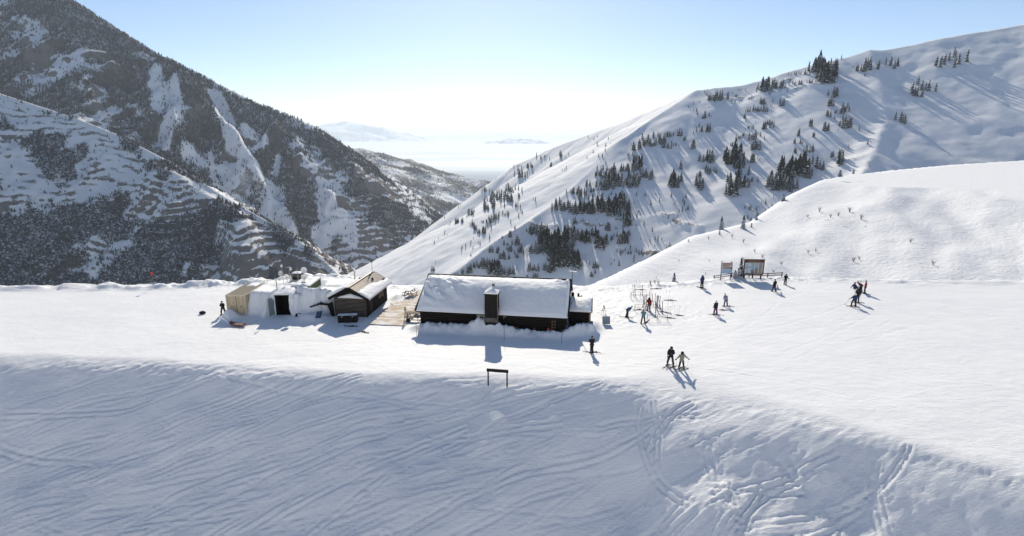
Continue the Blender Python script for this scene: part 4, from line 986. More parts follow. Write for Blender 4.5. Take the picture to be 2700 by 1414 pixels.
gr = empty('green_shed', (-26.55, 63.95, 1.0), 0, 'dark green ribbed steel shed standing behind the snow drift', 'shed')
for s in (-1, 1): ribwall(12, 4.0, 2.0, .05, lambda y, z, h, s=s: (s * (1.15 + h), y, z)).build('side_wall', M_GREEN, gr)
MB().box((0, 0, 1.0), (2.3, .08, 2.0)).build('end_wall', M_GREEN, gr); MB().box((0, 4.0, 1.0), (2.3, .08, 2.0)).build('end_wall', M_GREEN, gr)
gro = MB().box((0, 2.0, 2.03), (2.5, 4.15, .1)).build('roof', M_GREEN, gr)
for y, z in ((1.2, .95), (2.0, 1.05), (2.7, 1.0)): MB().box((1.215, y, z), (.02, .16, .3)).build('vent', M_VOID, gr)
snow_cap('roof_snow', np.linspace(-1.2, 1.2, 18), np.linspace(-.05, 4.05, 24), lambda X, T: (X, T, 2.09 + (.16 + .08 * fbm(X, T, 2, 351)) * np.clip((1.2 - np.abs(X)) / .2, 0, 1) ** .5), lambda X, T: (X, T, 2.085 + 0 * X), gr)
cabx = empty('equipment_cabinet', (-28.25, 67.6, 2.0), 0, 'black equipment cabinet with snow on its lid behind the antenna frame', 'cabinet')
MB().box((0, 0, .8), (1.25, 1.1, 2.1)).build('cabinet_body', M_DARK, cabx, .02); MB().box((.32, -.57, .8), (.5, .03, 1.5)).build('door', simple('olive_panel', (.05, .055, .04), .6), cabx)
snow_cap('lid_snow', np.linspace(-.62, .62, 10), np.linspace(-.55, .55, 10), lambda X, T: (X, T, 1.87 + .14 * np.clip(1 - (X / .66) ** 4, 0, 1) * np.clip(1 - (T / .6) ** 4, 0, 1)), lambda X, T: (X, T, 1.853 + 0 * X), cabx)
# antenna frame and dishes
fr_ = empty('dish_scaffold', (-28.0, 66.0, 2.0), 0, 'rusty tube scaffold carrying the dishes behind the snow drift', 'frame')
def tub(n, a, b, r=.032, m=None): return MB().tube([a, b], r, 6).build(n, m or simple('galvanised_rust', (.42, .37, .29), .55, .25, 6, .5, .1), fr_)
for X_, z0, z1 in ((-29.5, .2, 3.05), (-29.0, .1, 1.95), (-28.56, .1, 3.0), (-28.3, .1, 1.9), (-27.55, .1, 2.9), (-26.9, .2, 1.9)): tub('post', (X_ + 28, 0, z0), (X_ + 28, 0, z1))
tub('cross_bar', (-1.55, 0, 1.93), (1.25, 0, 1.85)); tub('cross_bar', (-1.55, 0, .45), (-.8, .3, .45)); tub('brace', (-1.0, 0, 1.8), (1.1, .1, .3)); tub('brace', (.45, .3, .35), (1.1, .3, .25))
tub('post', (-.3, 1.1, 0), (-.3, 1.1, 1.85)); tub('post', (.95, 1.1, 0), (.95, 1.1, 1.85)); tub('cross_bar', (-.3, 1.1, 1.8), (.95, 1.1, 1.8))
dm = MB(); dm.tube([(-26.5, 65.4, 1.9), (-26.5, 65.4, 5.15)], .05, 7); tag(dm.build('dish_mast', simple('galvanised_rust', (.4, .36, .3)), None), 'grey mast carrying three round white dishes', 'mast')
def dish(x, y, z, r, az, el, label, back=True):
    g = empty('satellite_dish', (x, y, z), 0, label, 'dish', 'round white dishes on the antenna masts')
    Mx = Matrix.Rotation(az, 3, 'Z') @ Matrix.Rotation(R(90) - el, 3, 'X')
    MB().lathe([(.01, -.12 * r), (r * .5, -.04 * r), (r * .85, .10 * r), (r, .2 * r), (r * 1.02, .16 * r), (r * .86, .05 * r), (r * .5, -.1 * r), (.01, -.2 * r)], (0, 0, 0), 22, Mx).build('reflector', M_WHITE, g, smooth=True)
    MB().tube([Mx @ Vector((0, 0, -.1 * r)), Mx @ Vector((0, 0, -.75 * r))], .05, 6).build('mount', M_TIN, g)
    MB().tube([Mx @ Vector((0, -r * .9, .15 * r)), Mx @ Vector((0, 0, .75 * r))], .015, 5).build('feed_arm', M_TIN, g)
dish(-26.38, 65.2, 4.86, .38, R(15), R(10), 'round white dish at the top of the three-dish mast')
dish(-26.42, 65.15, 3.98, .37, R(35), R(8), 'round white dish in the middle of the three-dish mast')
dish(-26.5, 65.0, 2.98, .46, R(5), R(5), 'largest round white dish at the foot of the three-dish mast')
dish(-29.72, 65.9, 4.2, .38, R(65), R(10), 'white dish seen nearly edge-on on the antenna frame')
dish(-29.85, 65.8, 3.55, .24, R(10), R(5), 'small round white dish low on the antenna frame')
dr = empty('antenna_drum', (-29.52, 66.0, 5.12), 0, 'small pale drum antenna on the tallest frame post', 'antenna'); MB().lathe([(.01, 0), (.12, .0), (.16, .12), (.1, .3), (.01, .34)], (0, 0, -.05), 10).build('drum', M_WHITE, dr, smooth=True); MB().box((.1, 0, .05), (.06, .06, .2)).build('bracket', M_TIN, dr)
pa = empty('panel_antenna', (-28.38, 66.0, 4.82), 0, 'small white panel antenna on the antenna frame', 'antenna'); MB().box((0, 0, 0), (.2, .08, .4)).build('panel', M_WHITE, pa, .02); MB().box((-.12, 0, 0), (.12, .05, .05)).build('bracket', M_TIN, pa)
wm = empty('weather_mast', (-29.0, 62.9, 2.4), 0, 'thin weather station mast in front of the antenna frame', 'mast')
MB().tube([(0, 0, -.2), (0, 0, 1.75)], .04, 6).build('pole', M_DARK, wm); MB().box((.07, 0, .75), (.16, .12, .2)).build('meter_box', M_WHITE, wm, .01); MB().lathe([(.01, 0), (.13, .05), (.14, .22), (.01, .3)], (-.05, 0, 1.7), 9).build('sensor_hood', M_WHITE, wm, smooth=True)

# ------------------------------------------------------------------ deck and picnic tables
DR = R(-8.0); dk = empty('wooden_deck', (-13.45, 65.3, 0), DR, 'snow-dusted plank deck between the two log buildings', 'deck')
for k in range(47):
    y = -7.0 + k * .305; x0 = -2.25 + .35 * math.sin(k * 1.7) * math.sin(k * .31) + (.9 if k > 40 else 0); x1 = 2.5 - (.4 if k < 20 else 0) + .05 * math.sin(k * 2.3)
    MB().box(((x0 + x1) / 2, y, .055 + .004 * math.sin(k * 5.1)), (x1 - x0, .292, .05)).build('plank', W_DECK, dk)
def picnic(loc, rz, label, snow):
    g = empty('picnic_table', loc, rz, label, 'picnic table')
    for s in (-.3, -.1, .1, .3): MB().box((s, 0, .75), (.18, 1.85, .05)).build('top_plank', W_GREY, g)
    for s in (-.75, .75): MB().box((s, 0, .45), (.26, 1.85, .05)).build('bench', W_GREY, g)
    for e in (-.65, .65):
        MB().bar((-.85, e, .41), (.85, e, .41), .05, .09).build('bench_bearer', W_GREY, g)
        for s in (-1, 1): MB().bar((s * .25, e, .73), (s * .7, e, 0), .06, .09).build('leg', W_GREY, g)
    if snow:
        snow_cap('table_snow', np.linspace(-.39, .39, 8), np.linspace(-.92, .92, 14), lambda X, T: (X, T, .78 + .06 * np.clip(1 - (X / .42) ** 4, 0, 1) * np.clip(1 - (T / .97) ** 6, 0, 1)), lambda X, T: (X, T, .776 + 0 * X), g)
        for s in (-.75, .75): snow_cap('bench_snow', np.linspace(s - .12, s + .12, 5), np.linspace(-.92, .92, 12), lambda X, T: (X, T, .48 + .04 * np.clip(1 - (T / .97) ** 6, 0, 1)), lambda X, T: (X, T, .476 + 0 * X), g)
picnic((-14.0, 70.1, .08), R(-14), 'picnic table with snow on top standing alone on the deck', True)
picnic((-11.75, 60.35, .08), R(82), 'picnic table beside the lodge end wall with skis leaning on it', False)
picnic((-11.1, 62.9, .08), R(82), 'picnic table tucked under the lodge roof edge', False)

# ------------------------------------------------------------------ boards and rail fence at the far edge
sg = empty('trail_sign', (32.42, 77.8, 0), R(-2), 'stack of maroon, dark and blue trail sign boards on two posts', 'sign')
zb = gz(32.42, 77.8)
for x in (-.72, .72): MB().bar((x, 0, zb - .3), (x * 1.0, .12, 2.95), .1, .12).build('post', W_BROWN, sg)
rows = ((2.62, M_MAROON), (2.28, M_MAROON), (1.94, M_NAVY), (1.60, M_SKYB), (1.28, M_SKYB))
for k, (z, m) in enumerate(rows):
    y = -.05 + .04 * z; bd = MB().box((0, y - .08, z), (1.72, .04, .30)).build('sign_board', m, sg)
    if k < 4: MB().lathe([(.001, 0), (.12, 0), (.12, .012), (.001, .012)], (-.7, y - .10, z), 14, Matrix.Rotation(R(90), 3, 'X')).build('arrow_disc', M_CREAM, bd); MB().add([(-.74, y - .116, z + .05), (-.74, y - .116, z - .05), (-.65, y - .116, z)], [(0, 1, 2)]).build('arrow', M_NAVY, bd)
    if k in (2, 3): MB().box((-.45, y - .104, z), (.2, .012, .2)).build('symbol_plate', M_CREAM, bd); MB().lathe([(.001, 0), (.06, 0), (.001, .006)], (-.45, y - .112, z), 12, Matrix.Rotation(R(90), 3, 'X')).build('symbol', M_NAVY, bd)
    if k == 0: MB().lathe([(.001, 0), (.11, 0), (.11, .012), (.001, .012)], (.72, y - .10, z), 14, Matrix.Rotation(R(90), 3, 'X')).build('symbol', M_CREAM, bd)
    if k == 1: MB().box((.62, y - .104, z), (.36, .012, .2)).build('symbol_plate', M_CREAM, bd)
    x = -.5 if k < 2 else -.3
    rg = random.Random(k)
    while x < (.5 if k < 2 else .75):        # worn, unreadable lettering
        w = rg.uniform(.03, .055); MB().box((x, y - .103, z + rg.uniform(-.01, .01)), (w * .8, .008, rg.choice((.1, .12, .12)))).build('letter', M_CREAM, bd); x += w + (.06 if rg.random() < .15 else .012)
mp = empty('map_board', (36.55, 77.85, 0), R(-3), 'large brown-framed trail map board on stout posts', 'map board')
zb = gz(36.55, 77.85)
for x in (-1.25, 0, 1.22): MB().bar((x, .1, zb - .3), (x, .1, .95), .17).build('post', W_BROWN, mp)
MB().box((0, .1, 2.1), (2.9, .1, 2.35)).build('back_panel', W_BROWN, mp)
for c, d in (((0, .02, .98), (2.96, .14, .16)), ((0, .02, 3.24), (3.06, .2, .12)), ((-1.43, .02, 2.1), (.14, .14, 2.2)), ((1.43, .02, 2.1), (.14, .14, 2.2))): MB().box(c, d).build('frame_bar', W_BROWN, mp)
MB().box((0, .03, 2.98), (2.7, .06, .36)).build('header_board', wood('header_maroon', (.16, .06, .045)), mp)
for zz in (3.05, 2.92):
    x = -.8; rg = random.Random(int(zz * 100))
    while x < .95:
        w = rg.uniform(.04, .07); MB().box((x, -.004, zz), (w * .75, .006, .07)).build('letter', wood('worn_lettering', (.34, .27, .2)), mp); x += w + (.05 if rg.random() < .2 else .01)
def map_mat():
    n = N('trail_map_print'); t = n.noise(n.coords((1, 1, 1)), 2.6, 5, .6, 1.2)
    n.color(n.ramp(t, [(.36, (.06, .12, .20)), (.46, (.38, .48, .56)), (.6, (.62, .64, .64)), (.75, (.45, .52, .52))])); n.set(Roughness=.35); return n.m
def txt_mat(c):
    n = N('notice_print'); w = n.n('TexWave', bands_direction='Z'); w.inputs['Scale'].default_value = 9.0; w.inputs['Distortion'].default_value = 1.0
    n.l(n.coords(), w.inputs[0]); n.color(n.ramp(w.outputs[0], [(.35, tuple(x * .7 for x in c)), (.65, c)])); n.set(Roughness=.4); return n.m
MB().box((-.86, .03, 1.92), (.98, .04, 1.66)).build('map_sheet', map_mat(), mp)
for x, z, h, c in ((-.13, 2.52, .42, (.42, .46, .36)), (-.13, 1.95, .66, (.30, .46, .60)), (-.13, 1.35, .48, (.20, .19, .17)), (.42, 2.34, .80, (.32, .47, .60)), (.42, 1.52, .80, (.26, .25, .22)), (.98, 1.93, 1.62, (.30, .29, .26))):
    MB().box((x, .03, z), (.44, .04, h)).build('notice_sheet', txt_mat(c), mp)
MB().box((.28, .045, 1.92), (2.2, .02, 1.70)).build('mount_board', M_CREAM, mp)
snow_cap('board_snow', np.linspace(-1.5, 1.5, 12), np.linspace(-.08, .1, 4), lambda X, T: (X, T + .02, 3.31 + .05 * np.clip(1 - (X / 1.55) ** 6, 0, 1)), lambda X, T: (X, T + .02, 3.303 + 0 * X), mp)
rf_ = empty('rail_fence', (36.0, 79.0, 0), R(1), 'low weathered rail fence behind the sign boards', 'fence')
for x in (-4.9, -2.2, .5, 3.4, 5.6): MB().bar((x, 0, gz(36 + x, 79) - .3), (x, 0, gz(36 + x, 79) + .75), .12).build('post', W_BROWN, rf_)
for z in (.35, .66):
    for a, b in ((-4.9, -2.2), (-2.2, .5), (.5, 3.4), (3.4, 5.6)): MB().bar((a, -.08, gz(36 + a, 79) + z), (b, -.08, gz(36 + b, 79) + z), .06, .1).build('rail', W_BROWN, rf_)

# grey panel on its stand, marker frame on the lip, stakes, flags
x, y = gs(1598, 856); z = gz(x, y); g_ = empty('board_on_stand', (x, y, z), R(4), 'square grey board on a thin wooden stand in the open snow', 'board')
MB().box((0, 0, .48), (.92, .04, .92), M=Matrix.Rotation(R(-14), 3, 'X')).build('panel', M_GREYPANEL, g_, .01)
for s in (-.25, .2): MB().bar((s, -.12, -.15), (s * .2, .3, 1.05), .04).build('leg', W_PALE, g_)
MB().bar((-.05, .9, -.2), (-.15, .5, 1.05), .04).build('leg', W_PALE, g_)
x, y = gs(1591, 833); g_ = empty('tripod', (x, y, gz(x, y)), 0, 'thin wooden tripod standing behind the grey board', 'tripod')
for a in (.3, 2.4, 4.5): MB().bar((.35 * math.cos(a), .35 * math.sin(a), -.1), (0, 0, 1.35), .035).build('leg', W_PALE, g_)
MB().bar((-.4, 0, .62), (.5, 0, .62), .03).build('cross_piece', W_PALE, g_); MB().tube([(0, 0, 1.3), (.15, 0, 1.0), (.13, 0, .75)], .03, 6).build('strap', M_DARK, g_)
fx = empty('timber_barrier', (-1.3, 44.05, 0), R(-10), 'black two-post timber frame standing at the edge of the shaded slope', 'barrier')
for s in (-.87, .87): MB().bar((s, 0, gz(-1.3 + s, 44.1) - .5), (s, 0, 1.0), .11).build('post', W_BLACK, fx)
MB().box((0, -.03, .93), (1.98, .13, .27)).build('cross_beam', W_BLACK, fx, .01)
for (sx_, sy_, h, lb) in ((1329, 899, 1.75, 'thin dark stake before the lodge bank'), (1480, 905, 1.7, 'thin dark stake near the lodge corner'), (1103, 890, 1.5, 'thin pale stake left of the lodge'), (1098, 884, 1.5, 'pale stake by the deck front')):
    x, y = gs(sx_, sy_); tag(MB().tube([(x, y, gz(x, y) - .2), (x + .03, y, gz(x, y) + h * .5), (x, y, gz(x, y) + h)], [.022, .02, .016], 6).build('stake', W_BLACK if 'dark' in lb else W_PALE), lb, 'stake')
for sx_, sy_ in ((1361, 877), (1407, 880), (1443, 883), (1118, 852), (1290, 874)):
    x, y = gs(sx_, sy_); g_ = empty('marker_flag', (x, y, gz(x, y)), 0, 'tiny orange marker flag in the bank before the lodge', 'flag', 'orange flags along the lodge bank')
    MB().tube([(0, 0, -.1), (0, 0, .32)], .008, 5).build('wire', M_DARK, g_); MB().box((.05, 0, .26), (.11, .01, .12)).build('pennant', M_ORANGE, g_)
x, y = -51.5, 73.4; g_ = empty('slope_marker', (x, y, gz(x, y)), 0, 'red disc marker on a pole at the far snow edge', 'marker')
MB().tube([(0, 0, -.2), (0, 0, 1.7)], .03, 6).build('pole', W_PALE, g_); MB().lathe([(.001, 0), (.2, 0), (.2, .03), (.001, .03)], (0, 0, 1.75), 16, Matrix.Rotation(R(90), 3, 'X')).build('disc', simple('signal_red', (.65, .04, .03), .5, .08), g_)
x, y = gs(534, 827); g_ = empty('dark_bag', (x, y, gz(x, y)), .3, 'dark duffel bag lying on the bright snow', 'bag')
MB().tube([(-.36, 0, .1), (-.25, 0, .18), (.2, .02, .2), (.36, 0, .12)], [.06, .18, .2, .08], 9).build('bag_body', M_DARK, g_, smooth=True); MB().tube([(-.15, 0, .34), (0, 0, .44), (.15, 0, .35)], .02, 5).build('strap', M_DARK, g_)
# rescue toboggan
x, y = gs(627, 858); tb = empty('rescue_toboggan', (x, y, gz(x, y) + .06), R(-14), 'reddish rescue toboggan with long white handles on the snow', 'sled')
V = []; F = []; prof = [(-1.05, .12, .26), (-.85, .34, .1), (-.3, .40, .03), (.5, .40, .03), (.85, .34, .08), (1.05, .2, .2)]
for px_, w, z in prof: V += [(px_, -w, z + .16), (px_, -w * .75, z), (px_, w * .75, z), (px_, w, z + .16)]
for k in range(len(prof) - 1):
    for j in range(3): F.append((4 * k + j, 4 * k + j + 1, 4 * k + j + 5, 4 * k + j + 4))
F += [(0, 1, 2, 3), (20, 23, 22, 21)]
hu = MB().add(V, F).build('hull', simple('sled_fibreglass', (.24, .09, .075), .5, .15, 3), tb, smooth=True); hu.modifiers.new('s', 'SOLIDIFY').thickness = .03
MB().box((0, 0, .16), (1.5, .5, .08)).build('pad', simple('tan_canvas', (.34, .24, .19), .8), tb, .03)
for xx in (-.5, -.1, .3): MB().box((xx, 0, .21), (.06, .6, .02)).build('strap', M_DARK, tb)
for s in (-.2, .2): MB().tube([(-.9, s, .2), (-1.6, s * 1.6, .75), (-1.95, s * 1.6, 1.0)], .03, 6).build('handle', M_WHITE, tb)
for a, b in (((.95, .3, .12), (1.9, 1.2, .35)), ((-.95, .3, .12), (-1.9, 1.0, .2)), ((.9, -.3, .1), (1.6, -.8, .0)), ((.6, -.35, .1), (1.1, -1.1, .0))): MB().tube([a, b], .014, 5).build('tether', W_GREY, tb)
# ------------------------------------------------------------------ people and ski gear
def skin_obj(name, verts, edges, radii, m, parent, root=0, sub=1):
    bm = bmesh.new(); lay = bm.verts.layers.skin.verify()
    vs = []
    for i, (p, r) in enumerate(zip(verts, radii)):
        v = bm.verts.new(p); v[lay].radius = r if isinstance(r, tuple) else (r, r); v[lay].use_root = (i == root); vs.append(v)
    for a, b in edges: bm.edges.new((vs[a], vs[b]))
    me = bpy.data.meshes.new(name); bm.to_mesh(me); bm.free(); me.materials.append(m)
    o = bpy.data.objects.new(name, me); COL.objects.link(o); o.parent = parent
    o.modifiers.new('skin', 'SKIN').use_smooth_shade = True
    s = o.modifiers.new('sub', 'SUBSURF'); s.levels = sub; s.render_levels = sub
    return o
M_SKIN = simple('skin', (.45, .28, .2), .6, .08, 5, 0, 0)
def cloth(c, nm): return simple('cloth_' + nm, c, .8, .14, 7, 0, .15)
C_BLACK = cloth((.016, .016, .019), 'black'); C_NAVY = cloth((.03, .045, .12), 'navy'); C_BLUE = cloth((.05, .11, .20), 'blue'); C_TEAL = cloth((.10, .23, .25), 'teal')
C_RED = cloth((.24, .02, .025), 'red'); C_BEIGE = cloth((.30, .27, .21), 'beige'); C_LILAC = cloth((.36, .31, .44), 'lilac'); C_MAROON = cloth((.10, .03, .035), 'maroon')
C_CHAR = cloth((.03, .03, .035), 'charcoal'); C_WHITE = cloth((.7, .7, .68), 'white'); C_PURPLE = cloth((.10, .02, .10), 'plum'); C_ORNG = cloth((.55, .16, .05), 'orange'); C_LBLUE = cloth((.25, .42, .55), 'light_blue')
# a glove: palm, four unequal bent fingers, a thumb leaving the side of the palm
gl = MB(); gl.box((0, 0, -.05), (.085, .035, .10))
for k, (fx, L) in enumerate(((-.032, .062), (-.011, .072), (.011, .068), (.032, .052))): gl.tube([(fx, 0, -.095), (fx, .012, -.095 - L * .55), (fx, .034, -.095 - L)], [.011, .0105, .008], 5)
gl.tube([(.036, .0, -.03), (.062, .016, -.062), (.066, .034, -.088)], [.014, .012, .009], 5)
GLOVE = gl.mesh('glove'); GLOVE.materials.append(C_BLACK)
bo = MB(); bo.box((0, .035, .055), (.115, .31, .11)); bo.tube([(0, -.05, .06), (0, -.035, .20), (0, -.03, .31)], [.075, .07, .078], 8); BOOT = bo.mesh('boot'); BOOT.materials.append(C_CHAR)
def person(feet, rz, label, jacket, trousers, hat, pose='stand', h=1.75, lean=0.0, arms=('down', 'down'), spread=.24, stride=0.0, knee=0.0, head_pitch=0.0, hat_kind='beanie', face=None, zoff=0.0, hair=None, scarf=None):
    x, y = feet; k = h / 1.75
    g = empty('person', (x, y, gz(x, y) + zoff), rz, label, 'person'); g.scale = (k, k, k)
    hipz = .93 - knee * .35
    if pose == 'sit': hipz = .16
    def tor(p):          # torso frame: rotate about the hips by lean (towards +Y)
        c, s = math.cos(lean), math.sin(lean); return (p[0], p[1] * c + p[2] * s, hipz + .03 - p[1] * s + p[2] * c)
    sh_z = .49
    hips = [(-.095, 0, hipz), (.095, 0, hipz)]
    if pose == 'sit':
        knees = [(-.16, .38, .42), (.14, .42, .36)]; ank = [(-.17, .66, .1), (.18, .72, .1)]
    else:
        knees = [(-spread * .5 - .0, stride * .5 + knee * .35 + .03, .5), (spread * .5, -stride * .3 + knee * .35 + .03, .5)]
        ank = [(-spread * .62, stride, .1), (spread * .62, -stride, .1)]
    A = dict(down=((.27, .0, .22), (.29, .09, -.03)), out=((.36, .04, .28), (.58, .12, .12)), chest=((.28, .06, .24), (.07, .25, .28)), pole=((.28, .05, .23), (.33, .28, .12)),
             pocket=((.32, -.03, .24), (.2, .08, .03)), low=((.25, .06, .24), (.2, .2, -.02)), face=((.27, .14, .32), (.07, .22, .50)), back=((.30, -.08, .24), (.36, -.16, .0)), ground=((.3, -.12, .22), (.34, -.28, .02)))
    arm = []
    for sgn, key in ((-1, arms[0]), (1, arms[1])):
        e, hd = A[key]; arm.append([tor((sgn * .19, 0, sh_z)), tor((sgn * e[0], e[1], e[2])), tor((sgn * hd[0], hd[1], hd[2]))])
    pel = (0, 0, hipz + .03); waist = tor((0, 0, .16)); chest = tor((0, .0, .36)); neck = tor((0, .01, .54))
    hc, hs_ = math.cos(lean * .75 + head_pitch), math.sin(lean * .75 + head_pitch)
    def hd(p): return (neck[0] + p[0], neck[1] + p[1] * hc + p[2] * hs_, neck[2] - p[1] * hs_ + p[2] * hc)
    h0, h1, h2, nose = hd((0, .02, .075)), hd((0, .025, .15)), hd((0, .01, .225)), hd((0, .112, .125))
    V = [pel, waist, chest, neck, h0, h1, h2, nose]; Rr = [.115, .11, .125, .055, .07, .088, .06, .014]; E = [(0, 1), (1, 2), (2, 3), (3, 4), (4, 5), (5, 6), (5, 7)]
    for a in arm:
        n = len(V); V += a; Rr += [.06, .045, .035]; E += [(2, n), (n, n + 1), (n + 1, n + 2)]
    for i in (0, 1):
        n = len(V); V += [hips[i], knees[i], ank[i], (ank[i][0] * 1.08, ank[i][1] + .16, .045)]; Rr += [.085, .06, .045, .03]; E += [(0, n), (n, n + 1), (n + 1, n + 2), (n + 2, n + 3)]
    body = skin_obj('body', V, E, Rr, M_SKIN, g)
    V = [tor((0, 0, -.09)), tor((0, 0, .05)), waist, chest, tor((0, .005, .50))]; Rr = [(.20, .155), (.195, .15), (.19, .15), (.21, .165), .09]; E = [(0, 1), (1, 2), (2, 3), (3, 4)]
    for a in arm:
        n = len(V); V += [a[0], a[1], tuple(a[1][q] * .12 + a[2][q] * .88 for q in range(3))]; Rr += [.098, .085, .066]; E += [(3, n), (n, n + 1), (n + 1, n + 2)]
    jk = skin_obj('jacket', V, E, Rr, jacket, g, 1)
    V = [pel, tor((0, 0, .1))]; Rr = [(.15, .125), (.145, .12)]; E = [(0, 1)]
    for i in (0, 1):
        n = len(V); V += [hips[i], knees[i], (ank[i][0], ank[i][1], ank[i][2] + .05)]; Rr += [.115, .098, .09]; E += [(0, n), (n, n + 1), (n + 1, n + 2)]
    skin_obj('trousers', V, E, Rr, trousers, g)
    for i in (0, 1):
        b = link('boot', BOOT, None, g); b.location = (ank[i][0], ank[i][1], ank[i][2] - .1); b.rotation_euler = (R(70) if pose == 'sit' else 0, 0, R(8) * (1 if i == 0 else -1))
    for i, a in enumerate(arm):
        o = link('glove', GLOVE, None, g); d = Vector(a[2]) - Vector(a[1]); o.location = a[2]; o.rotation_mode = 'QUATERNION'; o.rotation_quaternion = (-d).to_track_quat('Z', 'Y'); o.scale = ((1.15 if i == 1 else -1.15), 1.15, 1.15)
    Mh = Matrix.Rotation(-(lean * .75 + head_pitch), 3, 'X'); c = hd((0, .01, .15))
    if hat_kind == 'helmet': prof = [(.118, -.05), (.128, .0), (.122, .06), (.095, .115), (.05, .14), (.002, .146)]
    elif hat_kind == 'hood': prof = [(.13, -.13), (.15, -.05), (.145, .03), (.11, .1), (.06, .135), (.002, .14)]
    else: prof = [(.104, -.01), (.112, .02), (.106, .07), (.075, .115), (.03, .132), (.002, .134)]
    ht = MB(); ht.lathe(prof, c, 12, Mh); ht.build('helmet' if hat_kind == 'helmet' else ('hood' if hat_kind == 'hood' else 'beanie'), hat, g, smooth=True)
    if face or hat_kind == 'helmet':
        gg = MB(); gg.tube([hd((.098 * math.sin(a), .015 + .098 * math.cos(a), .148)) for a in np.linspace(-1.2, 1.2, 7)], .03, 6); gg.build('goggles', C_CHAR, g, smooth=True)
    if hair: hm_ = MB(); hm_.tube([hd((0, -.06, .12)), hd((0, -.085, .02)), hd((0, -.09, -.12))], [.07, .09, .06], 8); hm_.build('hair', hair, g, smooth=True)
    if scarf: s_ = MB(); s_.tube([tor((.09 * math.sin(a), .01 + .085 * math.cos(a), .525)) for a in np.linspace(0, 2 * math.pi, 11)], .035, 6, cap=False); s_.build('scarf', scarf, g, smooth=True)
    return g, [g.matrix_basis @ Vector(a[2]) for a in arm]
# skis
def ski_mesh(L=1.65, w=.085):
    V = []; F = []; n = 12
    for i in range(n + 1):
        t = i / n; yy = (t - .46) * L; ww = w / 2 * (1.25 - .5 * math.sin(math.pi * t)) * (1 if t < .9 else max(.25, (1 - t) / .1)); zz = .012 + (.13 * ((t - .86) / .14) ** 2 if t > .86 else 0) + (.02 * ((.05 - t) / .05) if t < .05 else 0)
        V += [(-ww, yy, zz), (ww, yy, zz), (-ww, yy, zz + .02), (ww, yy, zz + .02)]
    for i in range(n):
        b = 4 * i; F += [(b, b + 1, b + 5, b + 4), (b + 2, b + 6, b + 7, b + 3), (b, b + 4, b + 6, b + 2), (b + 1, b + 3, b + 7, b + 5)]
    F += [(0, 2, 3, 1), (4 * n, 4 * n + 1, 4 * n + 3, 4 * n + 2)]
    return MB().add(V, F).mesh('ski')
SKI = ski_mesh(); BOARD = ski_mesh(1.5, .30)
bd_ = MB(); bd_.box((0, .13, .06), (.07, .09, .06)); bd_.box((0, -.16, .07), (.08, .12, .09)); bd_.box((0, 0, .04), (.06, .34, .02)); BIND = bd_.mesh('binding')
_skm = {}
def ski_copy(base, m):
    key = (base.name, m.name)
    if key not in _skm: c = base.copy(); c.materials.clear(); c.materials.append(m); _skm[key] = c
    return _skm[key]
S_TAN = simple('tan_ski_top', (.34, .26, .18), .35, .2, 3, 0, 0); S_DK = simple('dark_ski_top', (.03, .03, .04), .35, .3, 3, 0, 0); S_WH = simple('pale_ski_top', (.6, .58, .54), .35, .15, 3, 0, 0); S_RD = simple('dull_red_ski_top', (.30, .16, .13), .35, .2, 3, 0, 0); S_BL = simple('blue_ski_top', (.12, .2, .35), .35, .2, 3, 0, 0)
def ski_pair(x, y, rz, label, m=S_TAN, gap=.25, skew=0.0, group=None, z=None):
    g = empty('ski_pair', (x, y, (gz(x, y) if z is None else z) + .005), rz, label, 'skis', group)
    for s in (-1, 1):
        o = link('ski', ski_copy(SKI, m), None, g); o.location = (s * gap / 2, s * skew, 0); o.rotation_euler = (0, 0, s * R(3) * (1 if gap < .2 else .4))
        link('binding', ski_copy(BIND, C_CHAR), None, o)
    return g
def ski_pole(a, b, label, group=None):
    a = Vector(a); b = Vector(b); g = empty('ski_pole', a, 0, label, 'ski pole', group); d = b - a; L = d.length; n_ = d / L
    MB().tube([(0, 0, 0), tuple(d)], [.009, .012], 5).build('shaft', S_DK if 'dark' in label else M_TIN, g)
    MB().tube([tuple(d - n_ * .14), tuple(d)], .02, 6).build('grip', C_CHAR, g)
    MB().lathe([(.004, -.008), (.05, 0), (.004, .008)], tuple(n_ * .08), 9, n_.to_track_quat('Z', 'Y').to_matrix()).build('basket', C_CHAR, g)
def stuck_pole(sx_, sy_, top, label, lean=(0, 0), group=None):
    x, y = gs(sx_, sy_); z = gz(x, y); ski_pole((x, y, z - .12), (x + lean[0], y + lean[1], z + top), label, group)
PI = math.pi
def feet(*p): q = [gs(*a) for a in p]; return (sum(a[0] for a in q) / len(q), sum(a[1] for a in q) / len(q))
f = feet((583, 832), (597, 830)); person(f, PI * .95, 'person in black with arms folded standing before the tan container', C_BLACK, C_BLACK, C_BLACK, arms=('chest', 'chest'), spread=.5, h=1.8)
f = feet((1558, 930), (1562, 931)); person(f, PI * .1, 'person in black with folded arms standing alone beside the lodge shadow', C_BLACK, C_BLACK, C_BLACK, arms=('chest', 'chest'), spread=.16, h=1.82)
ski_pair(f[0] + .35, f[1] + .25, R(83), 'pair of pale skis lying behind the lone person near the lodge', S_WH, .12)
f = feet((1762.6, 965), (1771.5, 967)); g3, hnd = person(f, PI * .82, 'tall person in black on skis beside the beige jacket', C_BLACK, C_BLACK, C_BLACK, arms=('chest', 'low'), spread=.42, h=1.95, hat_kind='helmet', zoff=.05)
ski_pair(f[0] - .05, f[1] - .05, PI * .5 + R(32), 'dark-tipped pair of skis under the tall person in black', S_TAN, .42)
ski_pole((f[0] + .45, f[1] - .1, gz(f[0] + .45, f[1]) - .05), hnd[1], 'dark ski pole held by the tall person in black')
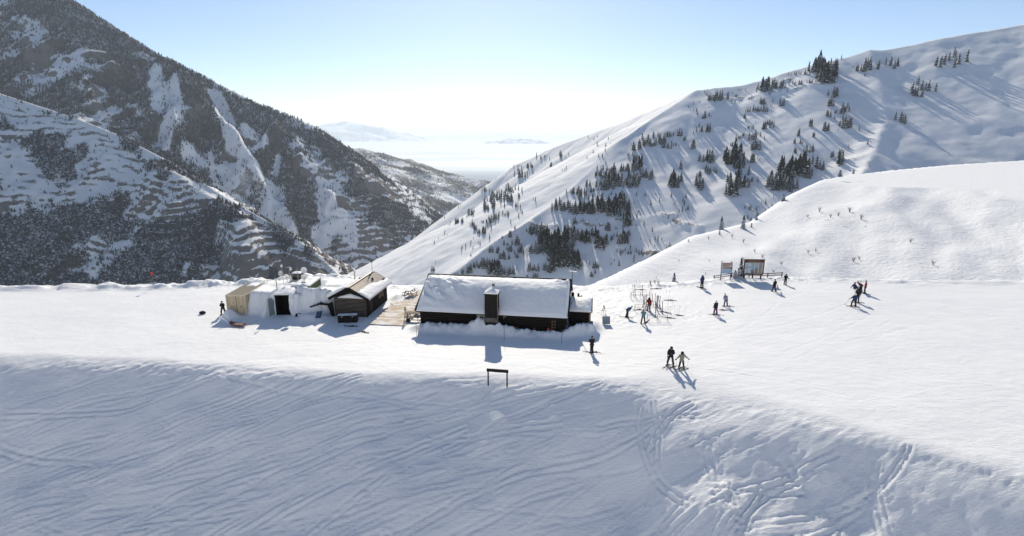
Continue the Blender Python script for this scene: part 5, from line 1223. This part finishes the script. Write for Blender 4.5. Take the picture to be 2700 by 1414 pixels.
f = feet((1791.5, 972.6), (1800, 975)); g4, hnd = person(f, PI * 1.02, 'person in a beige jacket and dark hood on skis with arms held out', C_BEIGE, C_BLACK, cloth((.03, .022, .018), 'fur'), arms=('out', 'out'), spread=.36, h=1.72, hat_kind='hood', zoff=.05, hair=cloth((.03, .022, .018), 'fur'), face=True)
ski_pair(f[0], f[1], PI * .5 + R(28), 'dark pair of skis under the person in the beige jacket', S_DK, .36)
for i, hh in enumerate(hnd): ski_pole((hh[0] + (.02 if i else -.02), hh[1] + .15, gz(hh[0], hh[1]) - .05), hh, 'pale ski pole held by the person in the beige jacket', 'poles of the beige-jacket skier')
f = feet((1650, 838), (1656, 837)); person(f, -PI * .42, 'person in a blue jacket and light blue hat bending over their boots', C_BLUE, C_CHAR, C_LBLUE, lean=1.05, arms=('low', 'low'), spread=.26, h=1.68, hat_kind='beanie')
ski_pair(f[0] - .1, f[1] - .1, R(75), 'pair of skis under the bending person in blue', S_TAN, .3)
f = feet((1691.4, 855), (1699, 855)); person(f, 0.05, 'person in a teal jacket with back turned near the ski racks', C_TEAL, C_BLACK, C_BLACK, arms=('face', 'chest'), spread=.34, h=1.74)
f = feet((1707.5, 820.5), (1713, 820)); person(f, PI * .8, 'person in a red jacket and dark hat standing among the ski racks', C_RED, C_NAVY, cloth((.03, .022, .018), 'fur'), arms=('down', 'pole'), spread=.24, h=1.76, hat_kind='hood')
f = feet((1882, 830.5), (1889.7, 830.7)); person(f, PI * .12, 'skier in black with a white helmet and orange collar', C_BLACK, C_PURPLE, C_WHITE, arms=('down', 'chest'), spread=.36, h=1.78, hat_kind='helmet', scarf=C_ORNG, zoff=.05)
ski_pair(f[0] + .1, f[1], R(88), 'pair of tan skis under the skier with the white helmet', S_TAN, .3, .15)
f = feet((1909.4, 808), (1916.8, 808.4)); person(f, PI * .05, 'person in a lilac jacket stooping forward', C_LILAC, C_NAVY, C_LILAC, lean=.55, arms=('low', 'low'), spread=.36, h=1.72)
x, y = gs(1913, 817); ski_pair(f[0] + .35, f[1], R(86), 'pair of skis behind the person in lilac', S_WH, .2)
x, y = gs(1903, 818); ski_pair(x, y, R(88), 'dull red pair of skis lying between the two standing skiers', S_RD, .12)
f = feet((1848, 759.5), (1852.6, 761.5)); g_, hnd = person(f, PI * .1, 'skier in a dark blue jacket before the trail signs', C_NAVY, C_BLACK, C_NAVY, arms=('pocket', 'pole'), spread=.26, h=1.86, hat_kind='hood', zoff=.05)
ski_pair(f[0], f[1], R(35), 'dark pair of skis under the skier before the trail signs', S_DK, .25); ski_pole((f[0] + .42, f[1] - .1, gz(f[0], f[1])), hnd[1], 'thin ski pole of the skier before the trail signs')
f = feet((2038, 770), (2043, 771)); person(f, PI * .15, 'person in black walking with a snowboard under the arm', C_BLACK, cloth((.06, .03, .045), 'plum_grey'), C_BLACK, arms=('down', 'pocket'), stride=.16, h=1.75)
bo_ = empty('snowboard', (f[0] + .42, f[1] - .02, gz(*f) + .62), 0, 'dark patterned snowboard carried by the walking person', 'snowboard'); bo_.rotation_euler = (R(38), R(82), R(20))
o = link('deck', ski_copy(BOARD, S_DK), None, bo_); 
for yy in (-.25, .25): q = MB().box((0, yy, .07), (.22, .14, .08)).build('binding', S_WH, bo_, .02)
f = feet((2067, 752), (2072, 753)); g_, hnd = person(f, -PI * .25, 'person in black with poles near the right end of the rail fence', C_BLACK, C_BLACK, C_BLACK, arms=('chest', 'pole'), spread=.22, h=1.62, hat_kind='helmet'); ski_pole((f[0] + .5, f[1] + .25, gz(*f)), hnd[1], 'thin ski pole beside the person in black near the fence')
f = feet((2253, 763),); person(f, -PI * .42, 'person in dark navy sitting on the snow', C_NAVY, C_BLACK, C_NAVY, pose='sit', lean=-.12, arms=('ground', 'down'), h=1.7, hat_kind='helmet')
x, y = gs(2256, 767); ski_pair(x + .2, y - .3, -PI * .35, 'pair of pale skis before the seated person', S_WH, .3)
f = feet((2266, 771), (2271, 772)); person(f, PI * .5, 'person in maroon with an orange helmet bending towards the seated one', C_MAROON, C_BLACK, C_ORNG, lean=.95, arms=('low', 'low'), spread=.3, h=1.8, hat_kind='helmet')
f = feet((2277, 776), (2281, 775)); g_, hnd = person(f, PI * .3, 'person in a bright red jacket with back turned on skis', C_RED, C_BLACK, C_CHAR, arms=('down', 'down'), spread=.26, h=1.8, zoff=.05)
ski_pair(f[0], f[1], R(35), 'blue pair of skis under the person in bright red', S_BL, .26)
f = feet((2257, 800), (2262, 799)); g_, hnd = person(f, -PI * .1, 'tall person in dark navy leaning on a ski pole', C_CHAR, C_NAVY, C_CHAR, lean=.3, arms=('chest', 'pole'), spread=.2, h=1.88, hat_kind='hood', zoff=.05)
ski_pair(f[0] + .1, f[1], R(80), 'pair of tan skis under the tall person in navy', S_TAN, .2); x, y = gs(2271, 798); ski_pole((x, y, gz(x, y) - .05), hnd[1], 'thin ski pole planted by the tall person in navy')
f = feet((2244.5, 808), (2255, 810)); g_, hnd = person(f, PI * .08, 'skier in a blue jacket and white hat with one arm held out', C_NAVY, C_BLACK, C_WHITE, arms=('out', 'down'), spread=.55, h=1.72, knee=.12, zoff=.05)
ski_pair(f[0], f[1], R(68), 'pair of thin skis under the skier in blue with a white hat', S_TAN, .5); x, y = gs(2226, 803); ski_pole((x, y, gz(x, y) - .03), hnd[0], 'thin ski pole held out by the skier in blue')

# ------------------------------------------------------------------ ski racks and parked gear
def zc(zx, zy): return gs(1640 + zx / 9.633, 740 + zy / 9.633)
def rack(a, b, H, label):
    (xa, ya), (xb, yb) = a, b; g = empty('ski_rack', ((xa + xb) / 2, (ya + yb) / 2, gz((xa + xb) / 2, (ya + yb) / 2)), math.atan2(yb - ya, xb - xa), label, 'ski rack'); L = math.hypot(xb - xa, yb - ya)
    for k in range(3):
        x = -L / 2 + L * k / 2
        for s in (-.35, .35): MB().bar((x, s, -.2), (x, 0, H), .028).build('leg', W_PALE, g)
    for z, yy in ((H - .03, 0), (H * .55, -.2), (H * .55, .2)): MB().bar((-L / 2 - .1, yy, z), (L / 2 + .1, yy, z), .026).build('rail', W_PALE, g)
    return g
rack(zc(225, 455), zc(700, 455), .95, 'wooden ski rack furthest from the teal jacket')
rack(zc(320, 790), zc(880, 790), .95, 'wooden ski rack where the person in red stands')
rack(zc(640, 1040), zc(1150, 1045), .8, 'wooden ski rack behind the teal jacket')
def leaning(base, top, m, label, w=SKI, group='skis leaning on the racks', name='leaning_ski', roll=0.0):
    x, y = zc(*base); z = gz(x, y); L = 1.68 if w is SKI else 1.5
    d = Vector((zc(top[0], base[1])[0] - x, .28, (base[1] - top[1]) / 9.633 * 66 / FPX * 1.02)).normalized()
    g = empty(name, (x, y, z - .05), 0, label, 'ski' if w is SKI else 'snowboard', group)
    o = link('ski_body' if w is SKI else 'deck', ski_copy(w, m), None, g); o.rotation_mode = 'QUATERNION'; q = d.to_track_quat('Y', 'Z'); o.rotation_quaternion = q @ Quaternion((0, 1, 0), PI + roll); o.location = d * L * .46
    if w is SKI: link('binding', ski_copy(BIND, C_CHAR), None, o)
    else:
        for yy in (-.25, .25): MB().box((0, yy, .07), (.22, .14, .08)).build('binding', C_CHAR, o, .02)
for b, t, m in (((300, 400), (285, 190), S_WH), ((345, 400), (330, 190), S_TAN), ((525, 400), (525, 200), S_TAN), ((540, 690), (595, 360), S_TAN), ((515, 690), (560, 420), S_WH), ((590, 660), (560, 500), S_WH), ((800, 640), (775, 390), S_TAN), ((845, 640), (850, 400), S_WH), ((945, 690), (965, 600), S_TAN), ((1030, 850), (1030, 600), S_DK), ((860, 930), (855, 660), S_DK), ((930, 830), (900, 700), S_BL), ((1000, 820), (985, 690), S_TAN)):
    leaning(b, t, m, {S_WH: 'pale ski leaning on the ski racks', S_TAN: 'tan ski leaning on the ski racks', S_DK: 'dark ski standing in the front ski rack', S_BL: 'blue ski leaning on the front ski rack'}[m])
leaning((622, 675), (628, 395), S_DK, 'tall black ski standing beside the person in red', group=None)
leaning((885, 670), (910, 390), S_WH, 'white snowboard with dark bindings standing by the ski racks', BOARD, None, 'snowboard')
GR = 'skis lying in the snow round the racks'
for c, a, m, lb in (((1220, 510), 84, S_RD, 'dull red pair of skis lying on open snow right of the racks'), ((1400, 890), 78, S_DK, 'dark pair of skis lying crossed in front of the racks'), ((470, 235), 88, S_TAN, 'tan pair of skis lying at the rear rack'), ((870, 215), 88, S_DK, 'dark pair of skis lying behind the rear rack'), ((430, 755), 87, S_TAN, 'tan pair of skis lying by the middle rack'), ((1190, 960), 70, S_DK, 'dark pair of skis lying under the front rack end'), ((620, 1070), -35, S_DK, 'dark skis lying behind the teal jacket'), ((1090, 820), 60, S_DK, 'dark pair of skis lying across the front rack')):
    x, y = zc(*c); ski_pair(x, y, R(a), lb, m, .13, .08, GR)
for b, tp in (((1115, 470), 1.2), ((1180, 470), 1.15), ((1145, 740), 1.1), ((1285, 690), 1.15), ((1310, 860), 1.15), ((1455, 860), 1.1), ((385, 600), .9), ((430, 690), .9), ((1180, 830), .8), ((1230, 800), .8), ((230, 470), .8), ((745, 450), 1.1), ((690, 420), 1.0)):
    stuck_pole(1640 + b[0] / 9.633, 740 + b[1] / 9.633, tp, 'thin ski pole stuck upright in the snow round the racks', (rng.uniform(-.12, .12), .05), 'upright poles round the racks')
for b in ((430, 60), (460, 40), (740, 60), (360, 70)):
    stuck_pole(1640 + b[0] / 9.633, 740 + b[1] / 9.633, .8, 'thin stake at the snow edge behind the racks', (0, 0), 'stakes behind the racks')
x, y = gs(958, 875); ski_pair(x, y, R(70), 'brown pair of skis lying crossed in front of the small cabin', S_TAN, .14, .1)
x, y = gs(927, 860); ski_pair(x, y, R(86), 'dark pair of skis lying in the shade by the storage bin', S_DK, .2)
x, y = gs(965, 860); stuck_pole(962, 862, 1.0, 'ski pole stuck in the snow at the cabin shadow edge')
for k, dx in enumerate((-.75, -.62, -.5)):
    g = empty('leaning_ski', (-12.0 + dx, 59.7, .08), 0, 'pale ski leaning on the picnic table by the lodge', 'ski', 'skis on the picnic table'); o = link('ski_body', ski_copy(SKI, S_TAN), None, g); o.rotation_euler = (R(80), R(5 * k - 4), R(180)); o.location = (0, .12, .78); link('binding', ski_copy(BIND, C_CHAR), None, o)
x, y = -12.25, 59.35; g = empty('backpack', (x, y, gz(x, y)), 0, 'dark backpack dropped by the picnic table', 'bag'); MB().lathe([(.02, 0), (.2, .03), (.23, .25), (.18, .45), (.02, .5)], n=10).build('pack', M_DARK, g, smooth=True); MB().box((0, -.2, .2), (.2, .1, .22)).build('pocket', M_DARK, g, .02)

# ------------------------------------------------------------------ trees and twigs near the boards and on the basin's brow
def hill_z(x, y): return float(hillside(np.array([x]), np.array([y]))[0])
for sx_, sy_, hp, wd, lb in ((1901, 606, 33, 1.0, 'broad snowy fir on the brow beside a taller one'), (1927, 596, 36, 1.15, 'tallest broad fir on the brow of the snow basin'), (1959, 603, 33, .9, 'pointed fir on the brow of the snow basin'), (1979.5, 573, 22, .9, 'slim young fir high on the brow'), (1994, 580, 21, .8, 'narrow young fir casting a shadow on the brow'), (1981, 600, 12, 1.0, 'tiny fir between the brow firs'), (1897, 619, 13, 1.0, 'tiny fir below the broad brow fir'), (1869, 610, 11, 1.5, 'low bushy fir at the brow edge'), (2065, 530, 16, 1.7, 'low dark bush on the upper brow'), (2214, 466, 15, 1.9, 'low dark bush high on the brow'), (2250, 458, 11, 1.3, 'small brow bush near the upper brow bush'), (1815, 637, 8, 1.2, 'single tiny fir far down the brow')):
    X, Y, Z, ok = cast([sx_ / KD], [sy_ / KD], hillside, 100, 420, 800)
    if ok[0]: conifer(X[0], Y[0], Z[0] - .15, hp * math.hypot(X[0], Y[0]) / FPX * 1.05, lb, None, CROWNS_NEAR, wd)
x, y = gs(1777, 742); conifer(x, y, gz(x, y) - .1, 1.75, 'small snowy spruce at the edge behind the ski racks', None, CROWNS_NEAR, 1.1)
x, y = 34.9, 78.5; conifer(x, y, gz(x, y) - .2, 3.3, 'snow-laden spruce beside the map board', None, CROWNS_NEAR, .85)
x, y = 34.0, 78.2; conifer(x, y, gz(x, y) - .1, 1.3, 'low snowy spruce between the two sign boards', None, CROWNS_NEAR, 1.5)
M_TWIG = simple('bare_twigs', (.16, .12, .09), .9, .3, 9, 0, 0)
def bush(x, y, z, h, label, n=22, group=None):
    rg = random.Random(int(x * 91 + y * 37)); m = MB(); m2 = MB()
    for k in range(n):
        a = rg.uniform(0, 6.28); r = rg.uniform(.1, .45) * h; L = h * rg.uniform(.5, 1.0); p1 = (r * .4 * math.cos(a), r * .4 * math.sin(a), L * .5); p2 = (r * math.cos(a) * 1.3, r * math.sin(a) * 1.3, L)
        (m if k % 4 == 0 else m2).tube([(0, 0, -.1), p1, p2], [.012 * h, .008 * h, .003 * h], 4)
        for _ in range(3):
            b = rg.uniform(0, 6.28); m2.tube([p1, (p1[0] + .3 * h * math.cos(b) * rg.random(), p1[1] + .3 * h * math.sin(b) * rg.random(), p1[2] + .3 * h * rg.random())], [.006 * h, .002 * h], 4)
    g = empty('bare_bush', (x, y, z), 0, label, 'bush', group); m.build('stem', M_TWIG, g); m2.build('twigs', M_TWIG, g)
x, y = 34.6, 81.5; bush(x, y, hill_z(x, y) + 2.0, 3.2, 'tall bare bush behind the spruce at the map board', 40)
GB = 'bare bushes dotting the snow basin'
for sx_, sy_, hp in ((1960, 640, 16), (1930, 628, 14), (1868, 632, 12), (2210, 570, 14), (2240, 560, 18), (2270, 580, 18), (2160, 560, 16), (2190, 575, 14), (2130, 575, 12), (2010, 680, 14), (2060, 700, 16), (2040, 720, 12), (1960, 690, 14), (1910, 700, 10), (2130, 670, 14), (2150, 665, 12), (2250, 690, 16), (2265, 685, 12), (1990, 665, 12), (1870, 690, 8), (1790, 690, 8), (1985, 700, 12), (1860, 725, 9), (1730, 735, 9), (2400, 640, 14), (2460, 700, 16)):
    X, Y, Z, ok = cast([sx_ / KD], [sy_ / KD], hillside, 86, 420, 800)
    if ok[0]: bush(X[0], Y[0], Z[0] - .1, hp * math.hypot(X[0], Y[0]) / FPX, 'bare brown bush poking through the sunlit snow basin', 12, GB)
for sx_, sy_ in ((1715, 752), (1725, 750), (1735, 753)):
    x, y = gs(sx_, sy_); bush(x, y, gz(x, y) - .1, .9, 'low bare bush at the snow edge behind the racks', 14, 'bushes at the snow edge')
